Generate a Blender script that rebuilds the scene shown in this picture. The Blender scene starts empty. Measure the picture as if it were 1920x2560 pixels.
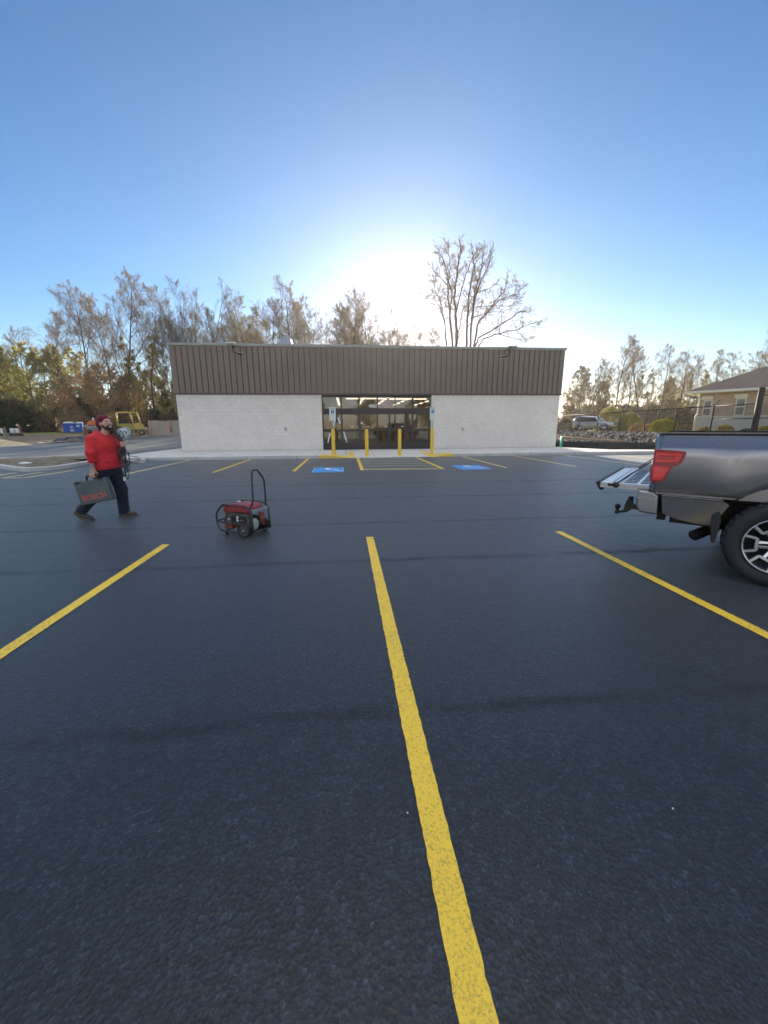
import bpy, bmesh, math, random
import numpy as np
from mathutils import Vector, Matrix, Euler, noise
PI = math.pi
R = math.radians
scene = bpy.context.scene
COL = scene.collection

# ---------------------------------------------------------------- camera
CAM_H, CAM_F, PITCH, YAW, ROLL = 1.5307, 965.15, R(12.505), R(5.527), -0.0059
cF = Vector((math.sin(YAW)*math.cos(PITCH), math.cos(YAW)*math.cos(PITCH), -math.sin(PITCH)))
_r = Vector((math.cos(YAW), -math.sin(YAW), 0)); _u = _r.cross(cF)
cR = _r*math.cos(ROLL) + _u*math.sin(ROLL)
cU = -_r*math.sin(ROLL) + _u*math.cos(ROLL)
CAM = Vector((0, 0, CAM_H))
cam_d = bpy.data.cameras.new('camera'); cam = bpy.data.objects.new('camera', cam_d); COL.objects.link(cam)
m = Matrix((cR, cU, -cF)).transposed().to_4x4(); m.translation = CAM
cam.matrix_world = m
cam_d.sensor_fit = 'VERTICAL'; cam_d.sensor_height = 36.0; cam_d.lens = CAM_F/2560*36.0
cam_d.clip_start = 0.05; cam_d.clip_end = 5000
scene.camera = cam

def ray(px, py):
    return cF + cR*((px-960)/CAM_F) - cU*((py-1280)/CAM_F)
def atz(px, py, z=0.0):                      # survey: pixel sight line to a level
    d = ray(px, py); return CAM + d*((z-CAM_H)/d.z)
def aty(px, py, Y):                          # to a wall plane
    d = ray(px, py); return CAM + d*(Y/d.y)
def atd(px, py, depth):                      # to a distance
    return CAM + ray(px, py)*depth
def ss(t):
    t = min(1.0, max(0.0, t)); return t*t*(3-2*t)
# terrain height: level lot, a gentle rise beyond the road, a bank below the fence
FA, FB = atd(1406, 1079, 42), atd(1775, 1090, 22.6)
_fd = (FA-FB).to_2d().normalized(); _fn = Vector((_fd.y, -_fd.x))
def fence_d(x, y): return (Vector((x, y))-FB.to_2d()).dot(_fn)
def gz(x, y):
    a = 0.85*ss((y-24)/26)*ss((-x-11.8)/4)
    b = 0.87*ss((fence_d(x, y)+2.7)/2.4)*ss((y-6)/6)
    c = 0.85*ss((y-62)/20)
    return max(a, b, c)
def atg(px, py):                             # sight line to the terrain
    d = ray(px, py); t = 0.5
    for i in range(4000):
        p = CAM+d*t
        if p.z <= gz(p.x, p.y): break
        t += 0.05+t*0.002
    return Vector((p.x, p.y, gz(p.x, p.y)))

# ---------------------------------------------------------------- objects
def tag(o, label, cat=None, group=None, kind=None):
    o['label'] = label
    if cat: o['category'] = cat
    if group: o['group'] = group
    if kind: o['kind'] = kind
    return o
def thing(name, label, cat, loc=(0, 0, 0), rz=0, group=None, kind=None):
    o = bpy.data.objects.new(name, None); COL.objects.link(o); o.empty_display_size = 0.2
    o.location = loc; o.rotation_euler = (0, 0, rz)
    return tag(o, label, cat, group, kind)
def dup(o, parent=None):
    c = o.copy(); COL.objects.link(c); c.parent = parent
    for ch in [k for k in bpy.data.objects if k.parent == o]: dup(ch, c)
    return c

class MB:
    """collects shapes and links them as one mesh object"""
    def __init__(s): s.v = []; s.f = []; s.m = []; s.sm = []
    def add(s, vs, fs, mi=0, smooth=False):
        b = len(s.v); s.v += [tuple(p) for p in vs]
        for f in fs: s.f.append([b+i for i in f]); s.m.append(mi); s.sm.append(smooth)
        return s
    def box(s, c, d, mi=0, rot=None):
        hx, hy, hz = d[0]/2, d[1]/2, d[2]/2
        vs = [Vector((x, y, z)) for z in (-hz, hz) for y in (-hy, hy) for x in (-hx, hx)]
        if rot is not None:
            q = Euler(rot).to_matrix() if not isinstance(rot, Matrix) else rot
            vs = [q@p for p in vs]
        vs = [p+Vector(c) for p in vs]
        return s.add(vs, [(0,2,3,1),(4,5,7,6),(0,1,5,4),(2,6,7,3),(0,4,6,2),(1,3,7,5)], mi)
    def bb(s, x0, x1, y0, y1, z0, z1, mi=0):
        return s.box(((x0+x1)/2, (y0+y1)/2, (z0+z1)/2), (abs(x1-x0), abs(y1-y0), abs(z1-z0)), mi)
    def tube(s, pts, rad, n=8, mi=0, cap=True, smooth=True, closed=False):
        pts = [Vector(p) for p in pts]
        k = len(pts)
        if not hasattr(rad, '__len__'): rad = [rad]*k
        vs = []; up = None
        for i, p in enumerate(pts):
            if closed: t = (pts[(i+1) % k]-pts[i-1])
            else: t = (pts[min(i+1, k-1)]-pts[max(i-1, 0)])
            if t.length < 1e-9: t = Vector((0, 0, 1))
            t.normalize()
            if up is None:
                up = Vector((0, 0, 1)) if abs(t.z) < 0.9 else Vector((1, 0, 0))
            a = (up-t*up.dot(t))
            if a.length < 1e-6: a = t.orthogonal()
            a.normalize(); b = t.cross(a); up = a
            for j in range(n):
                w = 2*PI*j/n
                vs.append(p+(a*math.cos(w)+b*math.sin(w))*rad[i])
        fs = []
        for i in range(k if closed else k-1):
            i2 = (i+1) % k
            for j in range(n):
                j2 = (j+1) % n
                fs.append((i*n+j, i*n+j2, i2*n+j2, i2*n+j))
        if cap and not closed:
            fs.append(tuple(range(n-1, -1, -1))); fs.append(tuple((k-1)*n+j for j in range(n)))
        return s.add(vs, fs, mi, smooth)
    def cyl(s, c0, c1, r0, r1=None, n=16, mi=0, smooth=True):
        return s.tube([c0, c1], [r0, r0 if r1 is None else r1], n, mi, True, smooth)
    def lathe(s, prof, o=(0, 0, 0), axis='z', n=24, mi=0, smooth=True, cap=True, closed=False):
        """prof: list of (radius, height along the axis)"""
        o = Vector(o); vs = []
        for r, hh in prof:
            for j in range(n):
                w = 2*PI*j/n; a, b = r*math.cos(w), r*math.sin(w)
                p = {'z': (a, b, hh), 'y': (a, hh, b), 'x': (hh, a, b)}[axis]
                vs.append(o+Vector(p))
        fs = []; k = len(prof)
        for i in range(k if closed else k-1):
            i2 = (i+1) % k
            for j in range(n):
                j2 = (j+1) % n
                fs.append((i*n+j, i*n+j2, i2*n+j2, i2*n+j))
        if cap and not closed:
            fs.append(tuple(range(n-1, -1, -1))); fs.append(tuple((k-1)*n+j for j in range(n)))
        return s.add(vs, fs, mi, smooth)
    def prism(s, poly, ax, a0, a1, mi=0, smooth=False):
        """poly in the two other axes, extruded along ax from a0 to a1"""
        n = len(poly)
        def mk(p, a): return {'x': (a, p[0], p[1]), 'y': (p[0], a, p[1]), 'z': (p[0], p[1], a)}[ax]
        vs = [mk(p, a0) for p in poly]+[mk(p, a1) for p in poly]
        fs = [tuple(range(n-1, -1, -1)), tuple(range(n, 2*n))]
        for i in range(n):
            j = (i+1) % n; fs.append((i, j, n+j, n+i))
        return s.add(vs, fs, mi, smooth)
    def quad(s, a, b, c, d, mi=0): return s.add([a, b, c, d], [(0, 1, 2, 3)], mi)
    def ell(s, c, r, nu=12, nv=8, mi=0, rot=None):
        vs = []; c = Vector(c)
        q = Euler(rot).to_matrix() if rot else Matrix.Identity(3)
        for i in range(nv+1):
            th = PI*i/nv
            for j in range(nu):
                ph = 2*PI*j/nu
                vs.append(c+q@Vector((r[0]*math.sin(th)*math.cos(ph), r[1]*math.sin(th)*math.sin(ph), r[2]*math.cos(th))))
        fs = [(i*nu+j, (i+1)*nu+j, (i+1)*nu+(j+1) % nu, i*nu+(j+1) % nu) for i in range(nv) for j in range(nu)]
        return s.add(vs, fs, mi, True)
    def build(s, name, mats, parent=None, bevel=0, seg=2, fix=True, loc=None):
        me = bpy.data.meshes.new(name)
        me.from_pydata(s.v, [], s.f)
        if not isinstance(mats, (list, tuple)): mats = [mats]
        for mm in mats: me.materials.append(mm)
        me.polygons.foreach_set('material_index', s.m)
        me.polygons.foreach_set('use_smooth', s.sm)
        if fix:
            bm = bmesh.new(); bm.from_mesh(me)
            bmesh.ops.recalc_face_normals(bm, faces=bm.faces); bm.to_mesh(me); bm.free()
        me.update()
        o = bpy.data.objects.new(name, me); COL.objects.link(o)
        if parent is not None: o.parent = parent
        if loc: o.location = loc
        if bevel:
            b = o.modifiers.new('bevel', 'BEVEL'); b.width = bevel; b.segments = seg
            b.limit_method = 'ANGLE'; b.angle_limit = R(40)
        return o

def text_mesh(body, size, depth=0.0, bold=0.0, spacing=1.0):
    c = bpy.data.curves.new('lettering', 'FONT'); c.body = body; c.size = size; c.extrude = depth
    c.offset = bold; c.align_x = 'CENTER'; c.align_y = 'CENTER'; c.space_character = spacing; c.resolution_u = 3
    o = bpy.data.objects.new('lettering', c); COL.objects.link(o)
    dg = bpy.context.evaluated_depsgraph_get()
    me = bpy.data.meshes.new_from_object(o.evaluated_get(dg))
    bpy.data.objects.remove(o); bpy.data.curves.remove(c)
    return me
def lettering(name, body, size, mat, parent, loc, rot, depth=0.002, bold=0.0, spacing=1.0):
    me = text_mesh(body, size, depth, bold, spacing); me.materials.clear(); me.materials.append(mat)
    o = bpy.data.objects.new(name, me); COL.objects.link(o); o.parent = parent
    o.location = loc; o.rotation_euler = rot
    return o

# ---------------------------------------------------------------- materials
class NT:
    def __init__(s, name):
        s.mat = bpy.data.materials.new(name); s.mat.use_nodes = True
        s.t = s.mat.node_tree; s.t.nodes.clear()
        s.out = s.n('ShaderNodeOutputMaterial')
        s.tc = None
    def n(s, ty, **kw):
        x = s.t.nodes.new(ty)
        for k, v in kw.items(): setattr(x, k, v)
        return x
    def l(s, a, b): s.t.links.new(a, b)
    def obj(s):
        if s.tc is None: s.tc = s.n('ShaderNodeTexCoord')
        return s.tc.outputs['Object']
    def noise(s, scale, detail=3, rough=0.6, stretch=None, dist=0):
        x = s.n('ShaderNodeTexNoise'); x.inputs['Scale'].default_value = scale
        x.inputs['Detail'].default_value = detail; x.inputs['Roughness'].default_value = rough
        x.inputs['Distortion'].default_value = dist
        if stretch:
            mp = s.n('ShaderNodeMapping'); mp.inputs['Scale'].default_value = stretch
            s.l(s.obj(), mp.inputs['Vector']); s.l(mp.outputs[0], x.inputs['Vector'])
        else: s.l(s.obj(), x.inputs['Vector'])
        return x.outputs['Fac']
    def ramp(s, fac, stops, interp='LINEAR'):
        x = s.n('ShaderNodeValToRGB'); x.color_ramp.interpolation = interp
        e = x.color_ramp.elements
        while len(e) < len(stops): e.new(0.5)
        for i, (p, c) in enumerate(stops):
            e[i].position = p; e[i].color = (c, c, c, 1) if not hasattr(c, '__len__') else (*c, 1)
        s.l(fac, x.inputs['Fac']); return x.outputs['Color']
    def mix(s, a, b, fac, mode='MIX'):
        x = s.n('ShaderNodeMix', data_type='RGBA', blend_type=mode)
        for sock, val in ((x.inputs['Factor'], fac), (x.inputs['A'], a), (x.inputs['B'], b)):
            if hasattr(val, 'is_linked') or isinstance(val, bpy.types.NodeSocket): s.l(val, sock)
            elif hasattr(val, '__len__'): sock.default_value = (*val, 1)
            else: sock.default_value = val
        return x.outputs['Result']
    def math(s, op, a, b=0.0, c=None, clamp=False):
        x = s.n('ShaderNodeMath', operation=op, use_clamp=clamp)
        for i, val in enumerate((a, b, c)):
            if val is None: continue
            if isinstance(val, bpy.types.NodeSocket): s.l(val, x.inputs[i])
            else: x.inputs[i].default_value = val
        return x.outputs[0]
    def bump(s, hgt, strength=0.3, dist=0.01, normal=None):
        x = s.n('ShaderNodeBump'); x.inputs['Strength'].default_value = strength; x.inputs['Distance'].default_value = dist
        s.l(hgt, x.inputs['Height'])
        if normal is not None: s.l(normal, x.inputs['Normal'])
        return x.outputs[0]
    def princ(s, col, rough=0.6, metal=0.0, spec=0.5, normal=None, coat=0, **kw):
        p = s.n('ShaderNodeBsdfPrincipled')
        for sock, val in (('Base Color', col), ('Roughness', rough), ('Metallic', metal), ('Specular IOR Level', spec), ('Coat Weight', coat)):
            i = p.inputs[sock]
            if isinstance(val, bpy.types.NodeSocket): s.l(val, i)
            elif hasattr(val, '__len__'): i.default_value = (*val, 1)
            else: i.default_value = val
        if normal is not None: s.l(normal, p.inputs['Normal'])
        for k, v in kw.items(): p.inputs[k].default_value = v
        return p
    def done(s, sh):
        s.l(sh.outputs[0] if hasattr(sh, 'outputs') else sh, s.out.inputs['Surface']); return s.mat

_cache = {}
def mat(name, col, rough=0.6, metal=0.0, spec=0.5, var=0.12, vs=6.0, bump=0.0, bs=60.0, coat=0.0, bd=0.01):
    if name in _cache: return _cache[name]
    t = NT(name)
    n = t.noise(vs, 4, 0.65)
    lo = tuple(max(0, c*(1-var)) for c in col); hi = tuple(min(1, c*(1+var)) for c in col)
    c = t.ramp(n, [(0.3, lo), (0.7, hi)])
    rr = t.ramp(n, [(0.25, max(0.02, rough*0.85)), (0.75, min(1, rough*1.12))])
    nm = t.bump(t.noise(bs, 3), bump, bd) if bump else None
    _cache[name] = t.done(t.princ(c, rr, metal, spec, nm, coat)); return _cache[name]
def emis(name, col, strength):
    t = NT(name); e = t.n('ShaderNodeEmission'); e.inputs[0].default_value = (*col, 1); e.inputs[1].default_value = strength
    return t.done(e)

def asphalt_mat(name, seams=True):
    t = NT(name)
    sep = t.n('ShaderNodeSeparateXYZ'); t.l(t.obj(), sep.inputs[0])
    big = t.noise(0.35, 4, 0.6, stretch=(0.25, 1.0, 1.0))
    mid = t.noise(5.0, 4, 0.7)
    fine = t.noise(170.0, 3, 0.75)
    def vcell(sc):
        v = t.n('ShaderNodeTexVoronoi'); v.inputs['Scale'].default_value = sc; t.l(t.obj(), v.inputs['Vector'])
        c = t.n('ShaderNodeSeparateColor'); t.l(v.outputs['Color'], c.inputs[0]); return v, c.outputs[0]
    vor, c1 = vcell(70.0); vor2, c2 = vcell(150.0)
    base = t.ramp(big, [(0.3, (0.0105, 0.0158, 0.0240)), (0.7, (0.0168, 0.0245, 0.0360))])
    base = t.mix(base, t.ramp(mid, [(0.3, 0.70), (0.72, 1.25)]), 0.9, 'MULTIPLY')
    base = t.mix(base, t.ramp(fine, [(0.34, 0.35), (0.60, 1.25)]), 0.85, 'MULTIPLY')
    base = t.mix(base, t.ramp(c1, [(0.0, 0.45), (0.55, 0.9), (0.85, 1.35), (1.0, 2.2)]), 0.8, 'MULTIPLY')
    base = t.mix(base, t.ramp(c2, [(0.0, 0.5), (0.6, 1.0), (1.0, 2.2)]), 0.8, 'MULTIPLY')
    rough = t.ramp(mid, [(0.2, 0.36), (0.8, 0.52)])
    hgt = t.math('ADD', vor.outputs['Distance'], t.math('MULTIPLY', fine, 0.6))
    nm = t.bump(hgt, 0.42, 0.004)
    if seams:
        wob = t.math('MULTIPLY', t.math('SUBTRACT', t.noise(0.5, 5, 0.7, stretch=(1, .3, 1)), 0.5), 0.35)
        yy = t.math('ADD', sep.outputs['Y'], wob)
        yy = t.math('ADD', yy, t.math('MULTIPLY', sep.outputs['X'], 0.012))
        tot = None
        for y0, w, a in ((1.80, 0.09, .5), (4.28, 0.10, .6), (6.1, 0.10, .5), (8.35, 0.13, .5), (10.5, 0.16, .45), (13.0, 0.2, .3), (16.4, 0.25, .4)):
            d = t.math('ABSOLUTE', t.math('SUBTRACT', yy, y0))
            k = t.n('ShaderNodeMapRange', interpolation_type='SMOOTHSTEP'); t.l(d, k.inputs[0])
            k.inputs[1].default_value = 0; k.inputs[2].default_value = w; k.inputs[3].default_value = a; k.inputs[4].default_value = 0
            tot = k.outputs[0] if tot is None else t.math('MAXIMUM', tot, k.outputs[0])
        tot = t.math('MULTIPLY', tot, t.ramp(t.noise(1.3, 4, 0.8), [(0.35, 0.1), (0.65, 1.0)]))
        base = t.mix(base, t.mix(base, (0.12, 0.12, 0.13), 1.0, 'MULTIPLY'), tot)
        rough = t.math('ADD', rough, t.math('MULTIPLY', tot, 0.3)); spec = t.math('MULTIPLY_ADD', tot, -0.25, 0.42)
    else: spec = 0.42
    p = t.princ(base, rough, 0, spec, nm); p.inputs['Sheen Weight'].default_value = 0.16; p.inputs['Sheen Roughness'].default_value = 0.45
    return t.done(p)

def paint_mat(name, col, wear=0.35, rough=0.55):
    """road paint that lets the dark stone show through its pits"""
    t = NT(name)
    n1 = t.noise(95.0, 4, 0.75); n2 = t.noise(2.2, 3, 0.6)
    k = t.math('ADD', n1, t.math('MULTIPLY', t.math('SUBTRACT', n2, 0.5), 0.35))
    f = t.ramp(k, [(0.47, 0.0), (0.66, wear)])
    c = t.mix(t.ramp(n2, [(0.3, tuple(x*0.93 for x in col)), (0.7, col)]), (0.09, 0.08, 0.05), f)
    nm = t.bump(n1, 0.35, 0.004)
    return t.done(t.princ(c, rough, 0, 0.45, nm))

def concrete_mat(name, col, joints=None):
    t = NT(name)
    n1 = t.noise(1.2, 5, 0.65); n2 = t.noise(40, 4, 0.7)
    c = t.ramp(n1, [(0.25, tuple(x*0.8 for x in col)), (0.75, tuple(min(1, x*1.12) for x in col))])
    c = t.mix(c, t.ramp(n2, [(0.3, 0.85), (0.7, 1.08)]), 0.7, 'MULTIPLY')
    if joints:
        sep = t.n('ShaderNodeSeparateXYZ'); t.l(t.obj(), sep.inputs[0])
        fr = t.math('ABSOLUTE', t.math('SUBTRACT', t.math('FRACT', t.math('DIVIDE', sep.outputs['X'], joints)), 0.5))
        k = t.math('GREATER_THAN', fr, 0.5-0.012/joints)
        c = t.mix(c, tuple(x*0.45 for x in col), k)
    return t.done(t.princ(c, 0.85, 0, 0.3, t.bump(n2, 0.25, 0.004)))

M = {}
M['asphalt'] = asphalt_mat('asphalt')
M['asphalt_road'] = asphalt_mat('asphalt_road', False)
M['yellow_line'] = paint_mat('yellow_line_paint', (1.0, 0.67, 0.055), 0.55)
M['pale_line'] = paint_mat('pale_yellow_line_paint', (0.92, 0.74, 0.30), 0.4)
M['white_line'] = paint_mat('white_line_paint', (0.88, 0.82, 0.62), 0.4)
M['blue_paint'] = paint_mat('blue_paint', (0.015, 0.36, 0.95), 0.12)
M['white_paint'] = paint_mat('white_symbol_paint', (0.9, 0.92, 0.93), 0.15)
M['concrete'] = concrete_mat('concrete', (0.66, 0.65, 0.62), 1.5)
M['kerb'] = concrete_mat('kerb_concrete', (0.60, 0.59, 0.56), 2.4)
M['kerb_yellow'] = paint_mat('kerb_yellow_paint', (0.92, 0.62, 0.10), 0.3)
M['black_metal'] = mat('black_metal', (0.012, 0.012, 0.013), 0.45, 0.0, 0.5)
M['dark_frame'] = mat('dark_bronze_frame', (0.030, 0.022, 0.020), 0.42, 0.0, 0.5, vs=2)
M['steel'] = mat('galvanised_steel', (0.45, 0.46, 0.48), 0.42, 0.85, 0.5, bump=0.05)
M['rubber'] = mat('rubber', (0.034, 0.034, 0.037), 0.75, 0, 0.35, bump=0.2, bs=90)
M['white_plastic'] = mat('white_plastic', (0.72, 0.72, 0.70), 0.45)
M['bark'] = mat('bark', (0.12, 0.09, 0.07), 0.95, 0, 0.1, var=0.35, vs=5, bump=0.5, bs=25, bd=0.03)
M['twig'] = mat('twig_bark', (0.20, 0.138, 0.088), 0.95, 0, 0.1, var=0.3, vs=0.7)
# ---------------------------------------------------------------- sky and sun
FILL_CLOUD = (5.0, 4.85, 4.8, 1)  # brightness of the unseen clouds added as fill light
SKY_TINT, SKY_SOFT, EXPO = (0.172, 0.252, 0.300), 0.056, 1.58
SUN_EL, SUN_AZ = R(13.3), R(8.9)
sun_dir = Vector((math.sin(SUN_AZ)*math.cos(SUN_EL), math.cos(SUN_AZ)*math.cos(SUN_EL), math.sin(SUN_EL)))
world = bpy.data.worlds.new('World'); scene.world = world; world.use_nodes = True
wt = world.node_tree; wt.nodes.clear()
sky = wt.nodes.new('ShaderNodeTexSky'); sky.sky_type = 'NISHITA'; sky.sun_disc = False
sky.sun_elevation = SUN_EL; sky.sun_rotation = SUN_AZ
sky.altitude = 100; sky.air_density = 1.0; sky.dust_density = 0.22; sky.ozone_density = 2.4
bg = wt.nodes.new('ShaderNodeBackground'); bg.inputs['Strength'].default_value = 0.15
wo = wt.nodes.new('ShaderNodeOutputWorld')
def vm(op, a, b):
    x = wt.nodes.new('ShaderNodeVectorMath'); x.operation = op
    for i, v in enumerate((a, b)):
        if isinstance(v, bpy.types.NodeSocket): wt.links.new(v, x.inputs[i])
        else: x.inputs[i].default_value = v
    return x.outputs[0]
sp_ = wt.nodes.new('ShaderNodeSeparateXYZ'); wt.links.new(sky.outputs[0], sp_.inputs[0])
cb3 = wt.nodes.new('ShaderNodeCombineXYZ')
for i, g_ in enumerate((1.56, 1.32, 1.28)):
    pw = wt.nodes.new('ShaderNodeMath'); pw.operation = 'POWER'; pw.inputs[1].default_value = g_
    wt.links.new(sp_.outputs[i], pw.inputs[0]); wt.links.new(pw.outputs[0], cb3.inputs[i])
tint = vm('MULTIPLY', cb3.outputs[0], SKY_TINT)          # clear-air contrast and daylight white balance
soft = vm('DIVIDE', tint, vm('ADD', (1, 1, 1), vm('MULTIPLY', tint, (SKY_SOFT,)*3)))   # shoulder of the bright aureole
# added cloud bank low behind the camera, out of view, brightening the shaded foreground
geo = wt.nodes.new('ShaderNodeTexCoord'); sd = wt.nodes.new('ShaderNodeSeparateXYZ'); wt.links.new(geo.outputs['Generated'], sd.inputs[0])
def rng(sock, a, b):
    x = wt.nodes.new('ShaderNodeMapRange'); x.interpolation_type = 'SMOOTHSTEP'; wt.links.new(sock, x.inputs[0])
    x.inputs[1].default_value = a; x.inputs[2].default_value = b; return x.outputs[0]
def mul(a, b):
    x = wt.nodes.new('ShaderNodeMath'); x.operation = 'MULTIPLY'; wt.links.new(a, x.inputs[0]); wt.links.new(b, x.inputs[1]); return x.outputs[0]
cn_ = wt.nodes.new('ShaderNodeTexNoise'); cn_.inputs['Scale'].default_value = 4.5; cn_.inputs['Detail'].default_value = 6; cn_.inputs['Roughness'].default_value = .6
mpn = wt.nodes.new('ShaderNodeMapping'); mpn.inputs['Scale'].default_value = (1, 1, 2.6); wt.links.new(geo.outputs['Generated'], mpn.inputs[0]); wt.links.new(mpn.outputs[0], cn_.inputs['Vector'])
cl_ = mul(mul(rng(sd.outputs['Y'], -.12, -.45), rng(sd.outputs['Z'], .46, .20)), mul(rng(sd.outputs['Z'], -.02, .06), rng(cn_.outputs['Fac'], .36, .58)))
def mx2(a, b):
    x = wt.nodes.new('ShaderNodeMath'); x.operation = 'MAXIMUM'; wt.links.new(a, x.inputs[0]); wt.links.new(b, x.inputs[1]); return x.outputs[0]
cl_ = mx2(cl_, mul(rng(sd.outputs['Z'], .79, .93), rng(cn_.outputs['Fac'], .30, .48)))      # and added cloud overhead, out of view, as fill light on the ground
cmx = wt.nodes.new('ShaderNodeMix'); cmx.data_type = 'RGBA'; wt.links.new(cl_, cmx.inputs['Factor']); wt.links.new(soft, cmx.inputs['A']); cmx.inputs['B'].default_value = FILL_CLOUD
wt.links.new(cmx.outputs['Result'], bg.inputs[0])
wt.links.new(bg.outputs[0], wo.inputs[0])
sl = bpy.data.lights.new('sun', 'SUN'); sl.energy = 5.0; sl.angle = R(0.53); sl.color = (1.0, 0.86, 0.68)
so = bpy.data.objects.new('sun', sl); COL.objects.link(so)
so.rotation_euler = sun_dir.to_track_quat('Z', 'Y').to_euler()
scene.view_settings.view_transform = 'Standard'; scene.view_settings.look = 'None'
scene.view_settings.exposure = EXPO; scene.view_settings.gamma = 1.0
scene.cycles.max_bounces = 8; scene.cycles.transparent_max_bounces = 24
scene.cycles.use_denoising = True

# ---------------------------------------------------------------- ground
def sheet(name, xs, ys, zf, m, label, inside=None):
    mb = MB(); nx, ny = len(xs), len(ys)
    vs = [(x, y, zf(x, y)) for y in ys for x in xs]
    fs = []
    for j in range(ny-1):
        for i in range(nx-1):
            cx, cy = (xs[i]+xs[i+1])/2, (ys[j]+ys[j+1])/2
            if inside is None or inside(cx, cy): fs.append((j*nx+i, j*nx+i+1, (j+1)*nx+i+1, (j+1)*nx+i))
    mb.add(vs, fs, 0, True)
    o = mb.build(name, m, fix=False)
    return tag(o, label, kind='structure')
def steps(a, b, fine0, fine1, d, D):
    out = []; x = a
    while x < b:
        out.append(x); x += d if fine0-1e-6 <= x < fine1-1e-6 else D
        if out[-1] < fine0 < x: x = fine0
    out.append(b); return out

def earth_mat():
    t = NT('earth_and_grass')
    n1 = t.noise(0.09, 5, 0.65); n2 = t.noise(1.7, 5, 0.7); n3 = t.noise(25, 3, 0.7)
    soil = t.ramp(n2, [(0.25, (0.11, 0.085, 0.06)), (0.75, (0.27, 0.22, 0.155))])
    grass = t.ramp(n2, [(0.25, (0.11, 0.125, 0.03)), (0.75, (0.26, 0.27, 0.075))])
    sep = t.n('ShaderNodeSeparateXYZ'); t.l(t.obj(), sep.inputs[0])
    # turf beyond the fence and on the far strip before the wood, bare soil nearer the works
    gx = t.n('ShaderNodeMapRange'); t.l(sep.outputs['X'], gx.inputs[0])
    gx.inputs[1].default_value = 18.5; gx.inputs[2].default_value = 22.5
    gy = t.n('ShaderNodeMapRange'); t.l(sep.outputs['Y'], gy.inputs[0])
    gy.inputs[1].default_value = 52; gy.inputs[2].default_value = 60
    k = t.math('MAXIMUM', gx.outputs[0], gy.outputs[0])
    k = t.math('ADD', k, t.math('MULTIPLY', t.math('SUBTRACT', n1, 0.5), 0.5), clamp=True)
    c = t.mix(soil, grass, k)
    c = t.mix(c, t.ramp(n3, [(0.3, 0.7), (0.7, 1.15)]), 0.8, 'MULTIPLY')
    return t.done(t.princ(c, 0.95, 0, 0.15, t.bump(t.math('ADD', n2, t.math('MULTIPLY', n3, 0.4)), 0.6, 0.05)))
M['earth'] = earth_mat()
gx_ = steps(-400, 400, -40, 40, 1.0, 20.0); gy_ = steps(-220, 620, -10, 80, 1.0, 20.0)
LOT_X0, LOT_X1, KY = -62.0, 18.6, 19.49
sheet('ground', gx_, gy_, lambda x, y: gz(x, y)-0.06, M['earth'], 'rough earth and spring grass around the new car park')
lot = MB().add([(LOT_X0, -70, 0), (LOT_X1+6, -70, 0), (LOT_X1+6, 8, 0), (LOT_X1, 14, 0), (LOT_X1, KY, 0), (LOT_X0, KY, 0)], [(0, 1, 2, 3, 4, 5)])
tag(lot.build('parking_lot', M['asphalt'], fix=False), 'fresh black asphalt of the car park in the shade of the store', kind='structure')
# side road on the left, following the rise
RF = [atg(0, 1118), atg(110, 1110), atg(225, 1102), atg(340, 1091), atg(445, 1088)]
def road_far(x):
    pts = [(p.x, p.y) for p in RF]; pts.sort()
    if x <= pts[0][0]: return pts[0][1]-(pts[0][0]-x)*0.25
    for (x0, y0), (x1, y1) in zip(pts, pts[1:]):
        if x <= x1: return y0+(y1-y0)*(x-x0)/(x1-x0)
    return pts[-1][1]
road = MB(); nx, ny = 50, 30; rx0, rx1 = -62.0, -9.62
vs = []
for i in range(nx+1):
    x = rx0+(rx1-rx0)*i/nx; yf = road_far(x)
    for j in range(ny+1):
        y = KY+(yf-KY)*j/ny; vs.append((x, y, gz(x, y)))
fs = [(i*(ny+1)+j, (i+1)*(ny+1)+j, (i+1)*(ny+1)+j+1, i*(ny+1)+j+1) for i in range(nx) for j in range(ny)]
road.add(vs, fs, 0, True)
tag(road.build('side_road', M['asphalt_road'], fix=False), 'sunlit drive along the left side of the store', kind='structure')

# sidewalk in front of the store, dropping to the asphalt between the two inner bollards
ZW = 0.15
def walk_z(x, y):
    t = 1.0
    if 0.40 <= x <= 4.25: t = 0.0
    elif -0.9 < x < 0.40: t = ss((0.40-x)/1.25)
    elif 4.25 < x < 5.5: t = ss((x-4.25)/1.2)
    low = 0.012+(ZW-0.012)*ss((y-KY-0.1)/3.0)
    return low*(1-t)+ZW*t
sw_back = 24.05
xs = sorted(set([round(v, 3) for v in [-9.7+0.3*i for i in range(0, 78)]+[-1.35, -0.9, 0.40, 4.25, 5.5, 13.48]]))
mb = MB(); ys = [KY+0.15]+[KY+0.5*k for k in range(1, 9)]+[sw_back]
vs = [(x, y, walk_z(x, y)) for y in ys for x in xs]; nX = len(xs)
mb.add(vs, [(j*nX+i, j*nX+i+1, (j+1)*nX+i+1, (j+1)*nX+i) for j in range(len(ys)-1) for i in range(nX-1)], 0)
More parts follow.
